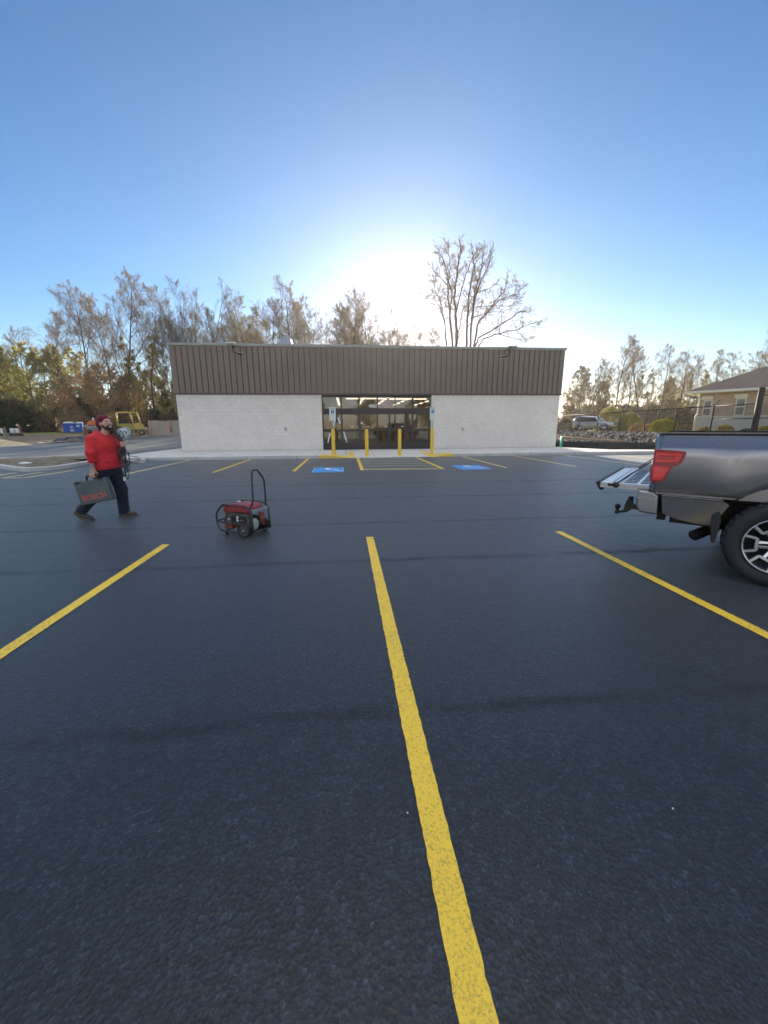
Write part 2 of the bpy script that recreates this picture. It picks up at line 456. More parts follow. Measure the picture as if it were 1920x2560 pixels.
# left wing that tapers back along the side wall, right wing past the corner
for poly in ([(-9.7, KY+0.15), (-9.7, 32.0), (-10.6, 32.0), (-11.45, 26.0), (-11.35, 21.5), (-10.95, 20.4), (-10.3, KY+0.15)],
             [(13.4, KY+0.15), (18.4, KY+0.15), (18.4, KY+1.0), (15.2, 21.2), (13.75, 24.4), (13.4, 24.6)]):
    mb.add([(x, y, ZW) for x, y in poly], [tuple(range(len(poly)))])
    n = len(poly)
    for i in range(n):
        a, b = poly[i], poly[(i+1) % n]
        if abs(a[0]-b[0]) < 0.01 and a[0] in (-9.7, 13.4): continue
        if abs(a[1]-(KY+.15)) < .01 and abs(b[1]-(KY+.15)) < .01: continue
        mb.add([(a[0], a[1], ZW), (b[0], b[1], ZW), (b[0], b[1], -0.02), (a[0], a[1], -0.02)], [(0, 1, 2, 3)])
tag(mb.build('sidewalk', M['concrete']), 'pale concrete sidewalk in front of the store with a dropped middle', kind='structure')
kb = MB()
def kerb_run(pts, w=0.15, mi=0):
    """kerb along pts (x, y, top height), w wide to its left"""
    L = []
    for i, p in enumerate(pts):
        a = Vector(pts[max(i-1, 0)][:2]); b = Vector(pts[min(i+1, len(pts)-1)][:2]); d = (b-a).normalized()
        nrm = Vector((-d.y, d.x)); q = Vector(p[:2])+nrm*w
        L.append(((p[0], p[1], -0.03), (p[0], p[1], p[2]-0.02), (p[0]+nrm.x*0.02, p[1]+nrm.y*0.02, p[2]), (q.x, q.y, p[2]+0.002)))
    for a, b in zip(L, L[1:]):
        for k in range(3): kb.add([a[k], b[k], b[k+1], a[k+1]], [(0, 1, 2, 3)], mi)
kx = [-10.3]+[v for v in xs if v > -9.7]
kerb_run([(x, KY, max(0.016, walk_z(x, KY+0.15))+0.003) for x in kx if x <= -1.35])
kerb_run([(x, KY, walk_z(x, KY+0.15)+0.003) for x in [-1.35]+[v for v in xs if -1.35 < v < 0.42]], mi=1)
kerb_run([(x, KY, walk_z(x, KY+0.15)+0.003) for x in [v for v in xs if 0.39 < v < 4.26]])
kerb_run([(x, KY, walk_z(x, KY+0.15)+0.003) for x in [v for v in xs if 4.24 < v < 5.5]+[5.5]], mi=1)
kerb_run([(x, KY, ZW+0.003) for x in [5.5]+[v for v in xs if v > 5.5]]+[(x, KY, ZW+.003) for x in (14.5, 16, 17.5, 18.4)])
kerb_run([(-11.2, 21.3, ZW+.003), (-10.95, 20.3, ZW+.003), (-10.6, 19.7, ZW+.003), (-10.3, KY, ZW+0.003)])
tag(kb.build('kerb', [M['kerb'], M['kerb_yellow']]), 'concrete kerb along the sidewalk, painted yellow beside the ramp', kind='structure')
# yellow painted flares of the ramp
rp = MB()
def patch(pts, up=0.006):
    rp.add([(x, y, walk_z(x, y)+up) for x, y in pts], [tuple(range(len(pts)))])
def strip(a, b, w, n=8):
    a, b = Vector(a), Vector(b); d = (b-a).normalized(); nn = Vector((-d.y, d.x))*w/2
    for i in range(n):
        p, q = a.lerp(b, i/n), a.lerp(b, (i+1)/n)
        patch([p-nn, q-nn, q+nn, p+nn])
strip((0.30, KY+0.18), (0.28, KY+2.4), 0.30); strip((-1.2, KY+0.35), (0.3, KY+2.2), 0.16); strip((-0.6, KY+0.3), (0.2, KY+1.2), 0.12)
strip((-1.3, KY+0.27), (0.3, KY+0.27), 0.16)
strip((4.35, KY+0.2), (4.3, KY+2.6), 0.26); strip((5.3, KY+0.35), (4.35, KY+2.3), 0.14); strip((4.4, KY+0.27), (5.45, KY+0.27), 0.18)
strip((4.6, KY+.6), (5.2, KY+.4), .3)
tag(rp.build('ramp_paint', M['kerb_yellow']), 'worn yellow paint on the ramp flares at the kerb', kind='structure')

# ---------------------------------------------------------------- markings
def line(name, a, b, w, m, label, z=0.004, wob=0.004):
    mb = MB(); a, b = Vector(a), Vector(b); d = (b-a); L = d.length; d.normalize(); nn = Vector((-d.y, d.x))
    n = max(2, int(L/0.025)) if L < 8 else 60
    vs = []; rnd = random.Random(int(abs(a.x*100))+7)
    for i in range(n+1):
        p = a.lerp(b, i/n)
        for sgn in (-1, 1):
            k = w/2+wob*(noise.noise(Vector((p.x*14, p.y*14, sgn*5.0)))+1.1*noise.noise(Vector((p.x*43, p.y*43, sgn*9.0))))
            q = p+nn*k*sgn; vs.append((q.x, q.y, z))
    mb.add(vs, [(2*i, 2*i+1, 2*i+3, 2*i+2) for i in range(n)])
    o = tag(mb.build(name, m, fix=False), label, kind='structure')
    if name != 'parking_line': o['group'] = 'cross lines of the hatched aisle' if name == 'aisle_line' else 'hatch lines below the kerbed island'
    return o
LX = [-2.43, 0.303, 3.084]
line('parking_line', (LX[0], 5.22), (LX[0]+0.02, -2), 0.102, M['yellow_line'], 'near yellow bay line left of the longest one')
line('parking_line', (LX[1], 5.26), (LX[1]+0.005, -2), 0.102, M['yellow_line'], 'longest yellow bay line running from the bottom edge up the middle')
line('parking_line', (LX[2], 5.22), (LX[2]-0.03, -2), 0.102, M['yellow_line'], 'near yellow bay line passing under the pickup')
FX = [-7.45, -4.61, -1.85, 0.567, 3.53, 5.94, 8.66, 11.38, 14.1, 16.8]
wh = ['leftmost yellow bay line at the store kerb, by the walking man', 'second yellow bay line at the store kerb from the left', 'yellow line left of the left blue wheelchair symbol',
      'yellow line on the left of the hatched aisle', 'yellow line on the right of the hatched aisle', 'pale line right of the right blue wheelchair symbol', 'pale bay line at the kerb left of the sunlit asphalt',
      'pale bay line along the edge of the sunlit asphalt', 'pale bay line on the sunlit asphalt behind the tailgate', 'rightmost pale bay line on the sunlit asphalt']
for i, x in enumerate(FX):
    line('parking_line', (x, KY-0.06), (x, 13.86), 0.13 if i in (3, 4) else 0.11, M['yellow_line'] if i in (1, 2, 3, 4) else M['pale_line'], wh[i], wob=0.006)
AX0, AX1 = FX[3]+0.066, FX[4]-0.066
for k, yv in enumerate((18.75, 17.9, 17.05, 16.15, 15.2, 14.2, 13.9)):
    line('aisle_line', (AX0, yv+0.05), (AX1, yv-0.06), 0.10, M['white_line'] if k < 5 else M['pale_line'], ('thin pale cross line of the hatched aisle between the two blue symbols', 'lowest cross line closing the hatched aisle')[k == 6])
# wheelchair squares
def symbol(mb, s, mi=0, z=0.0):
    """wheelchair figure in a unit of s, x right, y up"""
    def st(pts, w):
        pts = [Vector(p)*s for p in pts]
        for a, b in zip(pts, pts[1:]):
            d = (b-a).normalized(); nn = Vector((-d.y, d.x))*w*s/2; e = d*w*s*0.3
            mb.add([(*(a-e-nn), z), (*(b+e-nn), z), (*(b+e+nn), z), (*(a-e+nn), z)], [(0, 1, 2, 3)], mi)
            z_ = 0
    n = 16
    mb.add([(s*(-0.04+0.085*math.cos(2*PI*i/n)), s*(0.36+0.085*math.sin(2*PI*i/n)), z) for i in range(n)], [tuple(range(n))], mi)
    st([(-0.03, 0.25), (0.0, -0.02)], 0.10); st([(0.0, 0.12), (0.18, 0.12)], 0.07)
    st([(0.01, -0.02), (0.20, -0.02)], 0.09); st([(0.20, -0.02), (0.30, -0.28)], 0.08); st([(0.30, -0.28), (0.38, -0.25)], 0.07)
    st([(0.02+0.25*math.cos(a), -0.13+0.25*math.sin(a)) for a in [R(v) for v in range(135, 345, 15)]], 0.075)
for cx, cy, lab in ((-0.65, 14.12, 'blue square with white wheelchair symbol left of the hatched aisle'), (4.68, 14.2, 'blue square with white wheelchair symbol right of the hatched aisle')):
    t = thing('accessible_symbol', lab, 'road marking', (cx, cy, 0.004), kind='structure')
    MB().add([(-0.54, -0.76, 0), (0.54, -0.76, 0), (0.54, 0.76, 0), (-0.54, 0.76, 0)], [(0, 1, 2, 3)]).build('blue_field', M['blue_paint'], t, fix=False)
    b = MB(); symbol(b, 1.35, 0, 0.004)
    for x0, x1, y0, y1 in ((-.54, .54, .74, .76), (-.54, .54, -.76, -.74), (-.54, -.525, -.74, .74), (.525, .54, -.74, .74)):
        b.add([(x0, y0, .004), (x1, y0, .004), (x1, y1, .004), (x0, y1, .004)], [(0, 1, 2, 3)])
    b.build('wheelchair_figure', M['white_paint'], t, fix=False)

# island with a kerb on the left
isl = [atz(*p, 0.0) for p in ((-60, 1163), (0, 1172), (50, 1180), (100, 1178), (150, 1174), (215, 1163), (262, 1153))]
isl_back = [(-8.75, 17.9), (-9.3, 19.2), (-11.2, 21.3), (-14.2, 21.6), (-17.2, 19.9), (-18.6, 18.2)]
pts = [(p.x, p.y) for p in isl]+isl_back
def smooth_loop(p, it=3):
    for _ in range(it):
        q = []
        for i in range(len(p)):
            a, b = Vector(p[i]), Vector(p[(i+1) % len(p)]); q += [a.lerp(b, .25), a.lerp(b, .75)]
        p = [tuple(v) for v in q]
    return p
loop = smooth_loop(pts, 2)
cxy = Vector((sum(p[0] for p in loop)/len(loop), sum(p[1] for p in loop)/len(loop)))
ik = MB(); n = len(loop)
rings = []
for dd, zz in ((0, -0.03), (0, 0.13), (0.02, 0.15), (0.17, 0.15), (0.18, 0.05)):
    ring = []
    for i in range(n):
        a, b = Vector(loop[i-1]), Vector(loop[(i+1) % n]); d = (b-a).normalized(); nn = Vector((-d.y, d.x))
        if (cxy-Vector(loop[i])).dot(nn) < 0: nn = -nn
        q = Vector(loop[i])+nn*dd; ring.append((q.x, q.y, zz))
    rings.append(ring)
for a, b in zip(rings, rings[1:]):
    for i in range(n): ik.add([a[i], a[(i+1) % n], b[(i+1) % n], b[i]], [(0, 1, 2, 3)])
tag(ik.build('island_kerb', M['kerb']), 'rounded concrete kerb of the island left of the walking man', kind='structure')
def soil_mat():
    t = NT('island_soil'); n2 = t.noise(3.5, 5, 0.75); n3 = t.noise(30, 3, .7)
    c = t.ramp(n2, [(0.25, (0.10, 0.085, 0.06)), (0.5, (0.22, 0.20, 0.15)), (0.75, (0.36, 0.33, 0.26))])
    return t.done(t.princ(c, 0.95, 0, .1, t.bump(t.math('ADD', n2, t.math('MULTIPLY', n3, .3)), 0.9, 0.08)))
M['soil'] = soil_mat()
sm = MB(); K = 9; vs = []
for k in range(K+1):
    for i in range(n):
        q = Vector(rings[4][i][:2]).lerp(cxy, k/K); zz = 0.10+0.12*ss(k/4)+0.07*noise.noise(Vector((q.x*2.1, q.y*2.1, 0)))*min(1, k/2)
        vs.append((q.x, q.y, zz))
sm.add(vs, [(k*n+i, k*n+(i+1) % n, (k+1)*n+(i+1) % n, (k+1)*n+i) for k in range(K) for i in range(n)], 0, True)
tag(sm.build('island_soil', M['soil'], fix=False), 'clumpy bare soil inside the kerbed island', kind='structure')
for (a, b) in (((0, 1196), (105, 1181)), ((-20, 1192), (40, 1182)), ((-10, 1189), (10, 1186))):
    p, q = atz(*a), atz(*b); p = p+(p-q)*0.6
    line('island_line', p.to_2d(), q.to_2d(), 0.12, M['pale_line'], 'pale hatch line painted beside the kerbed island')
p, q = atz(185, 1176), atz(60, 1195); line('island_line', p.to_2d(), q.to_2d(), 0.12, M['pale_line'], 'longest pale line curving out below the kerbed island')
p, q = atz(60, 1195), atz(-40, 1196); line('island_line', p.to_2d(), q.to_2d(), 0.12, M['pale_line'], 'pale line at the left picture edge below the kerbed island')
tag(MB().ell((0, 0, 0), (0.22, 0.13, 0.05)).build('paper_scrap', M['white_plastic'], loc=atz(63, 1158, 0.26)), 'white scrap lying on the island soil', 'litter')
# ---------------------------------------------------------------- store
BX0, BX1, BY0, BY1, BZ = -9.62, 13.50, 24.11, 53.0, 0.15
ZF, ZT = ZW+3.26, ZW+5.87             # underside and top of the metal band
def block_mat():
    t = NT('painted_split_face_block')
    mp = t.n('ShaderNodeMapping'); mp.inputs['Rotation'].default_value = (R(90), 0, 0)
    t.l(t.obj(), mp.inputs['Vector'])
    br = t.n('ShaderNodeTexBrick'); br.offset = 0.5
    for k, v in (('Scale', 1.0), ('Mortar Size', 0.006), ('Mortar Smooth', 0.3), ('Brick Width', 0.4), ('Row Height', 0.2), ('Bias', 0.0)): br.inputs[k].default_value = v
    br.inputs['Color1'].default_value = (0.80, 0.73, 0.65, 1); br.inputs['Color2'].default_value = (0.84, 0.77, 0.69, 1); br.inputs['Mortar'].default_value = (0.74, 0.67, 0.60, 1)
    t.l(mp.outputs[0], br.inputs['Vector'])
    n1 = t.noise(7, 5, 0.75, stretch=(1, 1, 1.8)); n2 = t.noise(45, 3, 0.7); n3 = t.noise(0.5, 4, .6)
    c = t.mix(br.outputs['Color'], t.ramp(n1, [(0.3, 0.86), (0.7, 1.07)]), 0.9, 'MULTIPLY')
    c = t.mix(c, t.ramp(n3, [(0.3, 0.93), (0.7, 1.05)]), 1.0, 'MULTIPLY')
    hh = t.math('ADD', t.math('MULTIPLY', n1, 1.0), t.math('ADD', t.math('MULTIPLY', n2, 0.35), t.math('MULTIPLY', br.outputs['Fac'], -0.25)))
    return t.done(t.princ(c, 0.8, 0, 0.3, t.bump(hh, 0.7, 0.03)))
M['block'] = block_mat()
M['metal_band'] = mat('bronze_metal_panel', (0.178, 0.132, 0.102), 0.45, 0.0, 0.5, var=0.10, vs=0.8)
M['metal_rib'] = mat('bronze_metal_rib', (0.07, 0.055, 0.046), 0.45, 0.0, 0.5)
M['coping'] = mat('coping_metal', (0.22, 0.24, 0.22), 0.35, 0.3, 0.5)
M['interior_wall'] = mat('interior_wall_board', (0.24, 0.17, 0.10), 0.8)
M['interior_floor'] = mat('interior_floor_tile', (0.20, 0.18, 0.15), 0.35)
M['ceiling'] = mat('ceiling_tile', (0.18, 0.16, 0.13), 0.8)
M['lamp_tube'] = emis('lamp_tube', (1.0, 0.95, 0.85), 1.9)
def glass_mat(name, tint=(0.60, 0.55, 0.48), base=0.03):
    t = NT(name)
    tr = t.n('ShaderNodeBsdfTransparent'); tr.inputs[0].default_value = (*tint, 1)
    gl = t.n('ShaderNodeBsdfGlossy'); gl.inputs['Roughness'].default_value = 0.015; gl.inputs['Color'].default_value = (1, 1, 1, 1)
    fr = t.n('ShaderNodeFresnel'); fr.inputs['IOR'].default_value = 1.5
    k = t.math('ADD', t.math('MULTIPLY', fr.outputs[0], 1.3), base, clamp=True)
    mx = t.n('ShaderNodeMixShader'); t.l(k, mx.inputs[0]); t.l(tr.outputs[0], mx.inputs[1]); t.l(gl.outputs[0], mx.inputs[2])
    return t.done(mx)
M['glass'] = glass_mat('shop_glass')
SX0, SX1 = -1.37, 5.30                # storefront opening
store = thing('store_building', 'low block store with brown ribbed metal band and glass entrance', 'building', (0, 0, 0))
T = 0.3
w = MB()
w.bb(BX0, SX0, BY0, BY0+T, ZW-.2, ZF); w.bb(SX1, BX1, BY0, BY0+T, ZW-.2, ZF)
w.bb(BX0, BX0+T, BY0+T, BY1-T, ZW-.2, ZF); w.bb(BX1-T, BX1, BY0+T, BY1-T, ZW-.2, ZF); w.bb(BX0, BX1, BY1-T, BY1, ZW-.2, ZF)
w.build('wall', M['block'], store)
f = MB(); o_ = 0.06
f.bb(BX0-o_, BX1+o_, BY0-o_, BY0+T, ZF, ZT); f.bb(BX0-o_, BX0+T, BY0+T, BY1-T, ZF, ZT); f.bb(BX1-T, BX1+o_, BY0+T, BY1-T, ZF, ZT); f.bb(BX0-o_, BX1+o_, BY1-T, BY1+o_, ZF, ZT)
band = f.build('metal_band', M['metal_band'], store)
rb = MB(); NR = 72
for i in range(1, NR):
    x = BX0-o_+(BX1-BX0+2*o_)*i/NR
    rb.bb(x-0.021, x+0.021, BY0-o_-0.038, BY0-o_, ZF+0.06, ZT-0.02)
for i in range(1, 86):
    y = BY0-o_+(BY1-BY0)*i/86
    rb.bb(BX0-o_-0.038, BX0-o_, y-0.021, y+0.021, ZF+0.06, ZT-0.02); rb.bb(BX1+o_, BX1+o_+0.038, y-0.021, y+0.021, ZF+.06, ZT-0.02)
rb.build('standing_seams', M['metal_rib'], band)
tr = MB(); tr.bb(BX0-o_-.012, BX1+o_+.012, BY0-o_-0.045, BY0+0.1, ZF-0.035, ZF+0.05); tr.bb(BX0-o_-.045, BX0+0.1, BY0+.1, BY1, ZF-.035, ZF+.05); tr.bb(BX1-.1, BX1+o_+.045, BY0+.1, BY1, ZF-.035, ZF+.05)
tr.build('drip_trim', M['metal_rib'], store)
c = MB()
c.bb(BX0-.13, BX1+.13, BY0-.13, BY0+.36, ZT, ZT+.13); c.bb(BX0-.13, BX0+.36, BY0+.36, BY1-.3, ZT, ZT+.13); c.bb(BX1-.36, BX1+.13, BY0+.36, BY1-.3, ZT, ZT+.13); c.bb(BX0-.13, BX1+.13, BY1-.3, BY1+.13, ZT, ZT+.13)
c.build('coping', M['coping'], store)
MB().bb(BX0+T, BX1-T, BY0+T, BY1-T, ZT-.9, ZT-.7).build('roof', mat('roof_membrane', (.3, .3, .3), .8), store)
# inside
i_ = MB(); ZC = 3.95
i_.bb(BX0+T+.01, BX1-T-.01, BY0+T+.01, BY1-T-.01, ZW-.05, ZW)
i_.build('shop_floor', M['interior_floor'], store)
MB().bb(BX0+T+.01, BX1-T-.01, BY0+T+.3, BY1-T-.01, ZC, ZC+.05).build('ceiling', M['ceiling'], store)
i_ = MB()
i_.bb(BX0+T+.02, BX1-T-.02, 46, 46.1, ZW, ZC); i_.bb(BX0+T+.02, BX0+T+.06, BY0+T+.02, 46, ZW, ZC); i_.bb(BX1-T-.06, BX1-T-.02, BY0+T+.02, 46, ZW, ZC)
i_.bb(-1.5, -0.9, 27.2, 27.4, ZW, ZC); i_.bb(-6, -1.5, 27.2, 27.4, ZW, ZC)      # vestibule side partition
i_.bb(5.2, 9, 28.4, 28.6, ZW, 2.4)
i_.build('inner_wall', M['interior_wall'], store)
lamps = [(0.1, 25.6, 1.25, 0.10), (1.35, 25.6, 1.25, .10), (2.9, 25.9, 1.3, .1), (4.2, 25.9, 1.2, .1)]
for k, (x, y, L, wd) in enumerate(lamps): MB().bb(x, x+L*.97, y, y+wd, 3.24, 3.30).build('lamp', M['lamp_tube'], store)
rnd = random.Random(5)
for y in (29.5, 32.5, 35.5, 38.5, 41.5, 44.5):
    for x in (-4.0, -0.6, 1.6, 3.6, 5.6, 8.0):
        MB().bb(x-.09, x+.09, y-.65, y+.65, ZC-.10, ZC-.04).build('lamp', M['lamp_tube'], store)
# shelves and counter inside
sh = MB()
for x in (-3, 0.2, 3.4, 6.6):
    sh.bb(x, x+.7, 34, 43, ZW, 1.7)
sh.build('display_shelf', mat('shelf_metal', (.45, .42, .36), .5), store)
MB().bb(3.6, 5.1, 27.5, 28.3, ZW, 1.15).build('counter', mat('warm_wood', (.42, .22, .10), .5, bump=.1), store)
# storefront
fr = MB(); fy0, fy1 = BY0+0.10, BY0+0.22
verts = [(-1.37, .09), (-0.20, .10), (0.87, .10), (1.97, .10), (2.72, .11), (3.06, .07), (3.72, .10), (4.15, .12), (5.21, .09)]
ZB = ZW+.005
fr.bb(SX0, SX1, fy0+.002, fy1-.002, ZF-.16, ZF-.036); fr.bb(SX0, SX1, fy0-.03, fy1+.04, 2.31, 2.61)
for k, (x, ww) in enumerate(verts):
    x = x+.045 if k == 0 else x
    top = ZF-.16
    fr.bb(x-ww/2, x+ww/2, fy0, fy1, ZB, 2.31)
    if k not in (4, 6): fr.bb(x-ww/2+.01, x+ww/2-.01, fy0, fy1, 2.61, top)
def gap(k):
    return verts[k][0]+(0.045 if k == 0 else 0)+verts[k][1]/2, verts[k+1][0]-verts[k+1][1]/2
for k in range(8):
    a, b = gap(k); kick = 0.58 if k in (0, 1, 4, 5, 6, 7) else 0.44
    fr.bb(a, b, fy0+.01, fy1-.01, ZB, kick); fr.bb(a, b, fy0+.01, fy1-.01, 1.26, 1.36)
    fr.bb(a, b, fy0+.012, fy1-.012, 2.25, 2.31)
fr.build('storefront_frame', M['dark_frame'], store)
for k in range(8):
    a, b = gap(k); kick = 0.58 if k in (0, 1, 4, 5, 6, 7) else 0.44
    MB().bb(a, b, BY0+.155, BY0+.163, kick, 1.26).build('window_pane', M['glass'], store)
    MB().bb(a, b, BY0+.155, BY0+.163, 1.36, 2.25).build('window_pane', M['glass'], store)
tv = [verts[k] for k in (0, 1, 2, 3, 5, 7, 8)]
for a, b in zip(tv, tv[1:]):
    MB().bb(a[0]+a[1]/2+(.035 if a is tv[0] else -.01), b[0]-b[1]/2+.01, BY0+.155, BY0+.163, 2.61, ZF-.16).build('transom_pane', M['glass'], store)
for x in (0.42, 1.40, 2.50, 3.52):
    s_ = MB().bb(x-.08, x+.08, BY0+.145, BY0+.149, 1.48, 1.55).build('door_sticker', M['white_plastic'], store)
    MB().bb(x-.065, x+.065, BY0+.142, BY0+.144, 1.495, 1.512).bb(x-.065, x+.05, BY0+.142, BY0+.144, 1.522, 1.535).build('sticker_print', mat('grey_print', (.1, .12, .2), .6), s_)
MB().bb(0.96, 1.05, BY0+.09, BY0+.098, 1.67, 1.80).build('door_sticker', M['white_plastic'], store)
for (a, b) in (((-0.93, 1.14), (-1.10, 0.50)), ((-0.10, 1.22), (0.10, 0.50)), ((-0.44, 2.08), (-0.30, 1.72)), ((-0.60, 1.95), (-0.75, 1.45))):
    a, b = Vector(a), Vector(b); d = (b-a).normalized(); nn = Vector((-d.y, d.x))*.035
    tp = MB().add([(p.x, BY0+.14, p.y) for p in (a-nn, b-nn, b+nn, a+nn)]+[(p.x, BY0+.148, p.y) for p in (a-nn, b-nn, b+nn, a+nn)], [(0, 1, 2, 3), (4, 7, 6, 5), (0, 4, 5, 1), (1, 5, 6, 2), (2, 6, 7, 3), (3, 7, 4, 0)])
    tp.build('protective_tape', mat('white_tape', (.75, .78, .82), .4), store)
lettering('address_number', '4363', 0.25, M['white_plastic'], store, (1.70, BY0+.15, 2.74), (R(90), 0, 0), bold=.006)
# wall fittings
for (px, py, s_) in ((714, 1073, .22), (1156, 1073, .2), (1261, 1088, .16)):
    p = aty(px, py, BY0)
    b = MB().bb(p.x-s_*.4, p.x+s_*.4, BY0-.05, BY0, p.z-s_/2, p.z+s_/2); b.cyl((p.x, BY0-.06, p.z-.02), (p.x, BY0-.05, p.z-.02), s_*.22, n=10)
    b.build('wall_outlet', mat('grey_fitting', (.42, .42, .42), .4, .3) if s_ > .17 else M['white_plastic'], store, bevel=.008)
for (px, py, sx) in ((603, 886, -1), (1256, 893, 1)):
    p = aty(px, py, BY0-o_); y0 = BY0-o_-.04
    lm = MB(); lm.bb(p.x-.13, p.x+.13, y0-.02, y0, p.z-.05, p.z+.02)
    lm.tube([(p.x, y0-.02, p.z-.02), (p.x+.05*sx, y0-.12, p.z), (p.x+.33*sx, y0-.2, p.z+.06), (p.x+.37*sx, y0-.2, p.z+.12), (p.x+.38*sx, y0-.2, p.z+.45)], .03, 8)
    lo = lm.build('lamp_bracket', M['black_metal'], store)
    MB().box((p.x+.42*sx, y0-.34, p.z+.50), (.52, .30, .07), rot=(R(-12), 0, 0)).build('lamp_head', mat('lamp_housing', (.62, .60, .55), .5) if sx < 0 else mat('lamp_housing_grey', (.30, .31, .29), .5), lo, bevel=.01)
    for dx in (-.09, .09):
        for dz in (-.075, .085): MB().cyl((p.x+dx, y0-.03, p.z+dz-.01), (p.x+dx, y0+.04, p.z+dz-.01), .024, n=8).build('bolt', M['steel'], lo)
p = aty(1406, 921, 25.6)
MB().prism([(BX1+o_+.04, p.z-.12), (BX1+o_+.30, p.z-.06), (BX1+o_+.30, p.z+.18), (BX1+o_+.04, p.z+.24)], 'y', 25.5, 25.75).build('wall_lamp', M['coping'], store, bevel=.01)
# roof vent hood behind the parapet
va, vb_, vt = aty(704, 864, 27), aty(733, 866, 27), aty(720, 838, 27)
rv = thing('roof_vent', 'blue grey rounded vent hood standing on the store roof', 'roof vent', ((va.x+vb_.x)/2, 27, ZT-.7))
hh = vt.z-(ZT-.7); wv = (vb_.x-va.x)/2
vm = MB(); prof = [(-wv, 0), (-wv, hh-.75), (-wv*.9, hh-.55), (-wv*.55, hh-.2), (-wv*.1, hh), (wv*.25, hh-.02), (wv*.7, hh-.25), (wv*.92, hh-.6), (wv*.95, 0)]
vm.prism(prof, 'y', -.35, .35); vm.build('hood', mat('vent_metal', (.30, .34, .42), .5, .4), rv, bevel=.03)
MB().bb(wv*.15, wv*.24, -.40, -.352, 0.1, hh-.1).build('hood_rib', mat('vent_metal', (.30, .34, .42), .5, .4), rv)

# ---------------------------------------------------------------- bollards and signs
M['bollard'] = mat('bollard_yellow', (0.88, 0.56, 0.03), 0.4, var=.06, vs=3)
BL = [(-0.62, 20.0, 'yellow bollard carrying the left parking sign'), (1.075, 20.0, 'plain yellow bollard just right of the left sign bollard'), (2.765, 20.0, 'plain yellow bollard just left of the right sign bollard'), (4.46, 20.0, 'yellow bollard carrying the right parking sign')]
bprof = [(0.088, -.05), (0.088, 1.30), (0.082, 1.345), (0.060, 1.375), (0.0, 1.385)]
b0 = None
for i, (x, y, lab) in enumerate(BL):
    if b0 is None: b0 = MB().lathe([(r_*1.02, z_) for r_, z_ in bprof], n=20, cap=False).build('bollard', M['bollard']); o = b0
    else: o = b0.copy(); COL.objects.link(o)
    o.location = (x, y, 0.015 if i in (1, 2) else ZW-.115)
    tag(o, lab, 'bollard', 'yellow bollards in front of the entrance')
M['sign_face'] = mat('sign_white', (.74, .77, .70), .35, var=.04)
M['sign_green'] = mat('sign_green', (.05, .22, .12), .4)
M['sign_blue'] = mat('sign_blue', (.03, .09, .42), .4)
def rounded(w_, h_, r_, n=5):
    out = []
    for cx, cz, a0 in ((w_/2-r_, h_/2-r_, 0), (-w_/2+r_, h_/2-r_, 90), (-w_/2+r_, -h_/2+r_, 180), (w_/2-r_, -h_/2+r_, 270)):
        for k in range(n+1):
            a = R(a0+90*k/n); out.append((cx+r_*math.cos(a), cz+r_*math.sin(a)))
    return out
def park_sign(x, label):
    t = thing('parking_sign', label, 'sign', (x, 20.0, 1.39), group='wheelchair parking signs by the entrance')
    MB().cyl((0, 0, -.3), (0, 0, 1.08), .022, n=10).build('sign_post', M['steel'], t)
    MB().prism([(a, b+.83) for a, b in rounded(.31, .50, .03)], 'y', -.035, -.028).build('sign_panel', M['sign_face'], t)
    MB().prism([(a, b+.505) for a, b in rounded(.31, .14, .025)], 'y', -.035, -.028).build('sign_plate', M['sign_face'], t)
    bo = MB(); bo.prism([(a, b+.86) for a, b in rounded(.15, .15, .012)], 'y', -.038, -.0355)
    e = bo.build('symbol_field', M['sign_blue'], t)
    s_ = MB(); symbol(s_, .14, 0, 0); s_.v = [(a, -.040, b+.865) for a, b, _ in s_.v]
    s_.build('wheelchair_figure', M['sign_face'], e, fix=False)
    lettering('sign_text', 'RESERVED\nPARKING', .052, M['sign_green'], t, (0, -.0355, 1.01), (R(90), 0, 0), bold=.001)
    lettering('plate_text', 'VAN ACCESSIBLE', .034, M['sign_green'], t, (0, -.0355, .505), (R(90), 0, 0), bold=.001)
    bd = MB()
    bd.bb(-.13, .13, -.038, -.0355, .66, .668); bd.bb(-.08, .08, -.038, -.0355, .735, .742)
    bd.build('sign_rule', M['sign_green'], t)
park_sign(-0.615, 'white and green wheelchair sign on the left sign bollard')
park_sign(4.465, 'white and green wheelchair sign on the right sign bollard')
# ---------------------------------------------------------------- trees
def leaf_mat(name, lo, hi, trans=0.5):
    t = NT(name)
    info = t.n('ShaderNodeObjectInfo')
    n = t.noise(0.55, 3, 0.6); n2 = t.noise(9, 2, 0.6)
    k = t.math('ADD', t.math('MULTIPLY', n, 0.65), t.math('MULTIPLY', n2, 0.35))
    k = t.math('ADD', k, t.math('MULTIPLY', t.math('SUBTRACT', info.outputs['Random'], 0.5), 0.25))
    c = t.ramp(k, [(0.3, lo), (0.7, hi)])
    d = t.n('ShaderNodeBsdfDiffuse'); t.l(c, d.inputs[0])
    tl = t.n('ShaderNodeBsdfTranslucent'); t.l(c, tl.inputs[0])
    mx = t.n('ShaderNodeMixShader'); mx.inputs[0].default_value = trans
    t.l(d.outputs[0], mx.inputs[1]); t.l(tl.outputs[0], mx.inputs[2])
    return t.done(mx)
M['bud'] = leaf_mat('reddish_bud', (0.26, 0.18, 0.075), (0.46, 0.35, 0.15))
M['leaf_yellow'] = leaf_mat('young_yellow_leaf', (0.26, 0.235, 0.075), (0.47, 0.43, 0.16), 0.6)
M['leaf_green'] = leaf_mat('young_green_leaf', (0.20, 0.20, 0.06), (0.44, 0.43, 0.15), 0.6)
